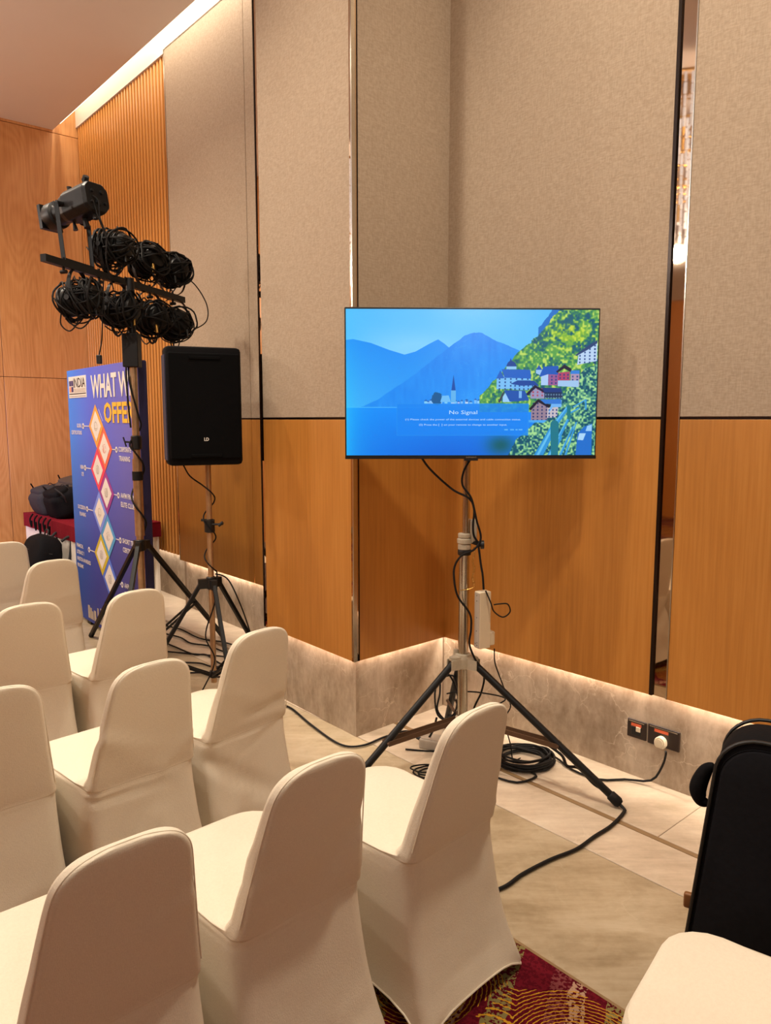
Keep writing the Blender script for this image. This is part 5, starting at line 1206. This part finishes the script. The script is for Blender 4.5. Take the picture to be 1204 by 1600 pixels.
# ------------------------------------------------------------------ table with bags
FT = frame((-3.64, 7.55), (0.663, -0.749))
tb = thing('draped_table', 'long table with a maroon top cloth and white pleated skirt behind the banner', 'table', W(FT, 0.72, -0.36, 0))
obj('table_top', MB().wbox(FT, 0.01, 1.57, -0.71, -0.01, 0.69, 0.715), 'brown_bar', tb)
mb = MB(); mb.wbox(FT, 0, 1.58, -0.72, 0.0, 0.713, 0.725)
def drape(a, n0, b_, n1, z0, z1, amp, per, wob=0.0):
    L_ = math.hypot((b_ - a), (n1 - n0)); N_ = int(L_ / 0.012); dx = (b_ - a) / L_; dn = (n1 - n0) / L_; px, pn = dn, -dx
    o = len(mb_.v)
    for k in range(N_ + 1):
        s_ = L_ * k / N_; off = amp * math.sin(2 * math.pi * s_ / per) + 0.3 * amp * math.sin(2 * math.pi * s_ / per * 2.3)
        for (z, f_) in ((z1, 0.3), ((z0 + z1) / 2, 0.8), (z0 + wob * math.sin(s_ * 5), 1.0)):
            mb_.v.append(tuple(W(FT, a + dx * s_ + px * off * f_, n0 + dn * s_ + pn * off * f_, z)))
    for k in range(N_):
        for j in range(2): mb_.f.append((o + k * 3 + j, o + (k + 1) * 3 + j, o + (k + 1) * 3 + j + 1, o + k * 3 + j + 1))
mb_ = MB()
for seg_ in ((0, 0.006, 1.58, 0.006), (0, 0.006, 0, -0.72), (1.58, 0.006, 1.58, -0.72)): drape(*seg_, 0.590, 0.725, 0.004, 0.3, 0.006)
mb.add(mb_.v, mb_.f); obj('maroon_cloth', mb, 'maroon_cloth', tb, True)
mb_ = MB()
for seg_ in ((0.015, -0.006, 1.565, -0.006), (0.015, -0.006, 0.015, -0.70), (1.565, -0.006, 1.565, -0.70)): drape(*seg_, 0.01, 0.71, 0.011, 0.055)
obj('pleated_skirt', mb_, 'white_cloth', tb, True)
for a, n_ in ((0.1, -0.1), (1.48, -0.1), (0.1, -0.62), (1.48, -0.62)): obj('leg', MB().cyl(W(FT, a, n_, 0), W(FT, a, n_, 0.69), 0.016), 'chrome', tb, True)

def blob(cx, half, seed, amp=0.02, k=3.0, M=None, pw=4.0):
    """soft bag body: superellipsoid with sagging, wrinkled surface"""
    mb = MB(); N1, N2 = 28, 18; sgp = lambda c, e: math.copysign(abs(c) ** e, c); e = 2 / pw
    for j in range(N2 + 1):
        ph = -math.pi / 2 + math.pi * j / N2
        for i in range(N1):
            th = 2 * math.pi * i / N1
            p_ = Vector((half[0] * sgp(math.cos(ph), e) * sgp(math.cos(th), e), half[1] * sgp(math.cos(ph), e) * sgp(math.sin(th), e), half[2] * sgp(math.sin(ph), e)))
            w_ = noise.noise(p_ * 11 + Vector((seed, 0, 0))) * amp + noise.noise(p_ * 4 + Vector((0, seed, 0))) * amp * 1.3
            p_ = p_ * (1 + w_ / max(half)); mb.v.append(tuple(p_ + Vector(cx)))
    for j in range(N2):
        for i in range(N1): mb.f.append((j * N1 + i, j * N1 + (i + 1) % N1, (j + 1) * N1 + (i + 1) % N1, (j + 1) * N1 + i))
    if M: mb.v = [tuple(M @ Vector(v)) for v in mb.v]
    return mb
def backpack(label, origin, xd, yd, half, mat, seed, trim='bag_black'):
    """x across, y up the pack, z out of its front"""
    M_ = frot(origin, xd, yd); r_ = thing('backpack', label, 'backpack', tuple(origin), 0, 'backpacks by the draped table')
    hx, hy, hz_ = half
    obj('bag_body', blob((0, 0, 0), half, seed, 0.02, M=M_), mat, r_, True)
    obj('front_pocket', blob((0, -hy * 0.25, hz_ * 0.85), (hx * 0.8, hy * 0.52, hz_ * 0.4), seed + 3, 0.012, M=M_), mat, r_, True)
    z_ = MB()
    for yy_, rr_ in ((hy * 0.55, 1.0), (hy * 0.22, 0.85)):
        z_.tube([M_ @ Vector((hx * 1.01 * rr_ * math.cos(a), yy_, hz_ * 1.06 * math.sin(a) if yy_ > hy * .3 else hz_ * 1.28 * math.sin(a))) for a in [math.pi * k / 16 for k in range(17)]], 0.004, 6)
    obj('zip', z_, trim, r_, True)
    s2 = MB()
    for sg in (-1, 1):
        s2.tube(smooth([M_ @ Vector((sg * hx * 0.55, hy * 0.9, -hz_ * 0.7)), M_ @ Vector((sg * hx * 0.7, hy * 1.02, -hz_ * 1.2)), M_ @ Vector((sg * hx * 0.8, 0, -hz_ * 1.35)), M_ @ Vector((sg * hx * 0.85, -hy * 0.8, -hz_ * 1.0))], 5), 0.012, 8)
        s2.tube(smooth([M_ @ Vector((sg * hx * 0.95, -hy * 0.3, hz_ * 0.2)), M_ @ Vector((sg * hx * 1.1, -hy * 0.35, hz_ * 0.9)), M_ @ Vector((sg * hx * 0.85, -hy * 0.5, hz_ * 1.5))], 5), 0.007, 6)
    obj('strap', s2, trim, r_, True)
    obj('grab_handle', MB().tube(smooth([M_ @ Vector((-0.04, hy * 0.97, 0)), M_ @ Vector((-0.03, hy + 0.04, 0)), M_ @ Vector((0.03, hy + 0.04, 0)), M_ @ Vector((0.04, hy * 0.97, 0))], 5), 0.007, 6), trim, r_, True)
    return r_
td = wdir(FT); tn = wnor(FT)
backpack('dark grey backpack lying on the left end of the maroon table', W(FT, 0.25, -0.20, 0.860), td, Vector((0, 0, 1)) * 0.3 - tn, (0.21, 0.18, 0.125), 'bag_grey', 1)
backpack('black and blue-grey backpack on the maroon table, close to the banner edge', W(FT, 0.66, -0.20, 0.870), td, Vector((0, 0, 1)) * 0.4 - tn, (0.20, 0.18, 0.13), 'bag_black', 5, 'bag_grey')
backpack('brownish backpack lying on top of the pile on the maroon table', W(FT, 0.52, -0.42, 1.0), td, Vector((0, 0, 1)) * 0.25 - tn, (0.36, 0.22, 0.085), 'bag_brown', 9)
backpack('large black backpack standing on the floor against the table skirt', W(FT, 1.12, 0.22, 0.33), td, Vector((0, 0, 1)) - tn * 0.25, (0.25, 0.32, 0.13), 'bag_black', 13, 'bag_grey')
mb = MB()
for k in range(5):
    q = W(FT, 0.36 + 0.13 * k, 0.02, 0.745)
    mb.tube(smooth([q, q + tn * 0.03 + Vector((0, 0, -0.05)), q + tn * 0.025 + td * 0.02 + Vector((0, 0, -0.12 - 0.02 * (k % 3))), q + tn * 0.03 + td * 0.05 + Vector((0, 0, -0.06))], 5), 0.008, 6)
tag(obj('bag_straps', mb, 'bag_black', None, True, loc=W(FT, 0.5, 0.02, 0.8)), 'black straps hanging over the front edge of the maroon table', 'strap')

# ------------------------------------------------------------------ black case at the right
bx0, by0 = 1.137, 1.940
Mc = frot((bx0, by0, 0), (0.86, -0.51, 0), (0.0, 0.05, 1.0))
cs = thing('instrument_case', 'tall black padded case standing behind the bottom right chair', 'case', (bx0, by0, 0))
def arch(hw_, h, r, base=0.0, n=8, flare=0.065):
    pts = [(hw_ + flare, base), ]
    for k in range(n + 1): a = R(90 * k / n); pts.append((hw_ - r + r * math.cos(a), h - r + r * math.sin(a)))
    for k in range(n + 1): a = R(90 + 90 * k / n); pts.append((-(hw_ - r) + r * math.cos(a), h - r + r * math.sin(a)))
    pts.append((-hw_ - flare, base)); return pts
def soft_arch(hw_, h, r, d0, d1, e, base=0.0):
    mb = MB(); lv = [(d0, e), (d0 + e * 0.4, e * 0.35), (d0 + e, 0), (d1 - e, 0), (d1 - e * 0.4, e * 0.35), (d1, e)]; n = None
    for d, ins in lv:
        P_ = arch(hw_ - ins, h - ins, max(0.01, r - ins), base); n = len(P_)
        for x, y in P_: mb.v.append(tuple(Mc @ Vector((x, y, d))))
    for j in range(len(lv) - 1):
        for k in range(n): mb.f.append((j * n + k, j * n + (k + 1) % n, (j + 1) * n + (k + 1) % n, (j + 1) * n + k))
    mb.f.append(tuple(reversed(range(n)))); mb.f.append(tuple((len(lv) - 1) * n + k for k in range(n))); return mb
obj('case_body', soft_arch(0.225, 0.772, 0.115, -0.12, 0.06, 0.018), 'black_cloth', cs, True)
obj('front_panel', soft_arch(0.213, 0.750, 0.105, 0.055, 0.068, 0.010, 0.02), 'bag_black', cs, True)
mb = MB(); mb.tube([Mc @ Vector((x, y, 0.058)) for x, y in arch(0.224, 0.771, 0.115)], 0.0055, 7); mb.tube([Mc @ Vector((x, y, -0.145)) for x, y in arch(0.224, 0.771, 0.115)], 0.0055, 7); obj('piping', mb, 'black_plastic', cs, True)
mb = MB(); P_ = smooth([Mc @ Vector(p_) for p_ in ((-0.232, 0.655, 0.0), (-0.252, 0.64, 0.0), (-0.268, 0.60, 0.0), (-0.272, 0.57, 0.0), (-0.262, 0.545, 0.0), (-0.242, 0.54, 0.0))], 5)
mb.tube(P_, [0.010 + 0.014 * math.sin(math.pi * k / (len(P_) - 1)) for k in range(len(P_))], 10); obj('side_handle', mb, 'black_cloth', cs, True)
obj('leather_tab', MB().rbox(-0.292, -0.262, 0.215, 0.26, 0.0, 0.02, 0.006, Mc), 'tan_leather', cs, True, label='small tan leather tab')
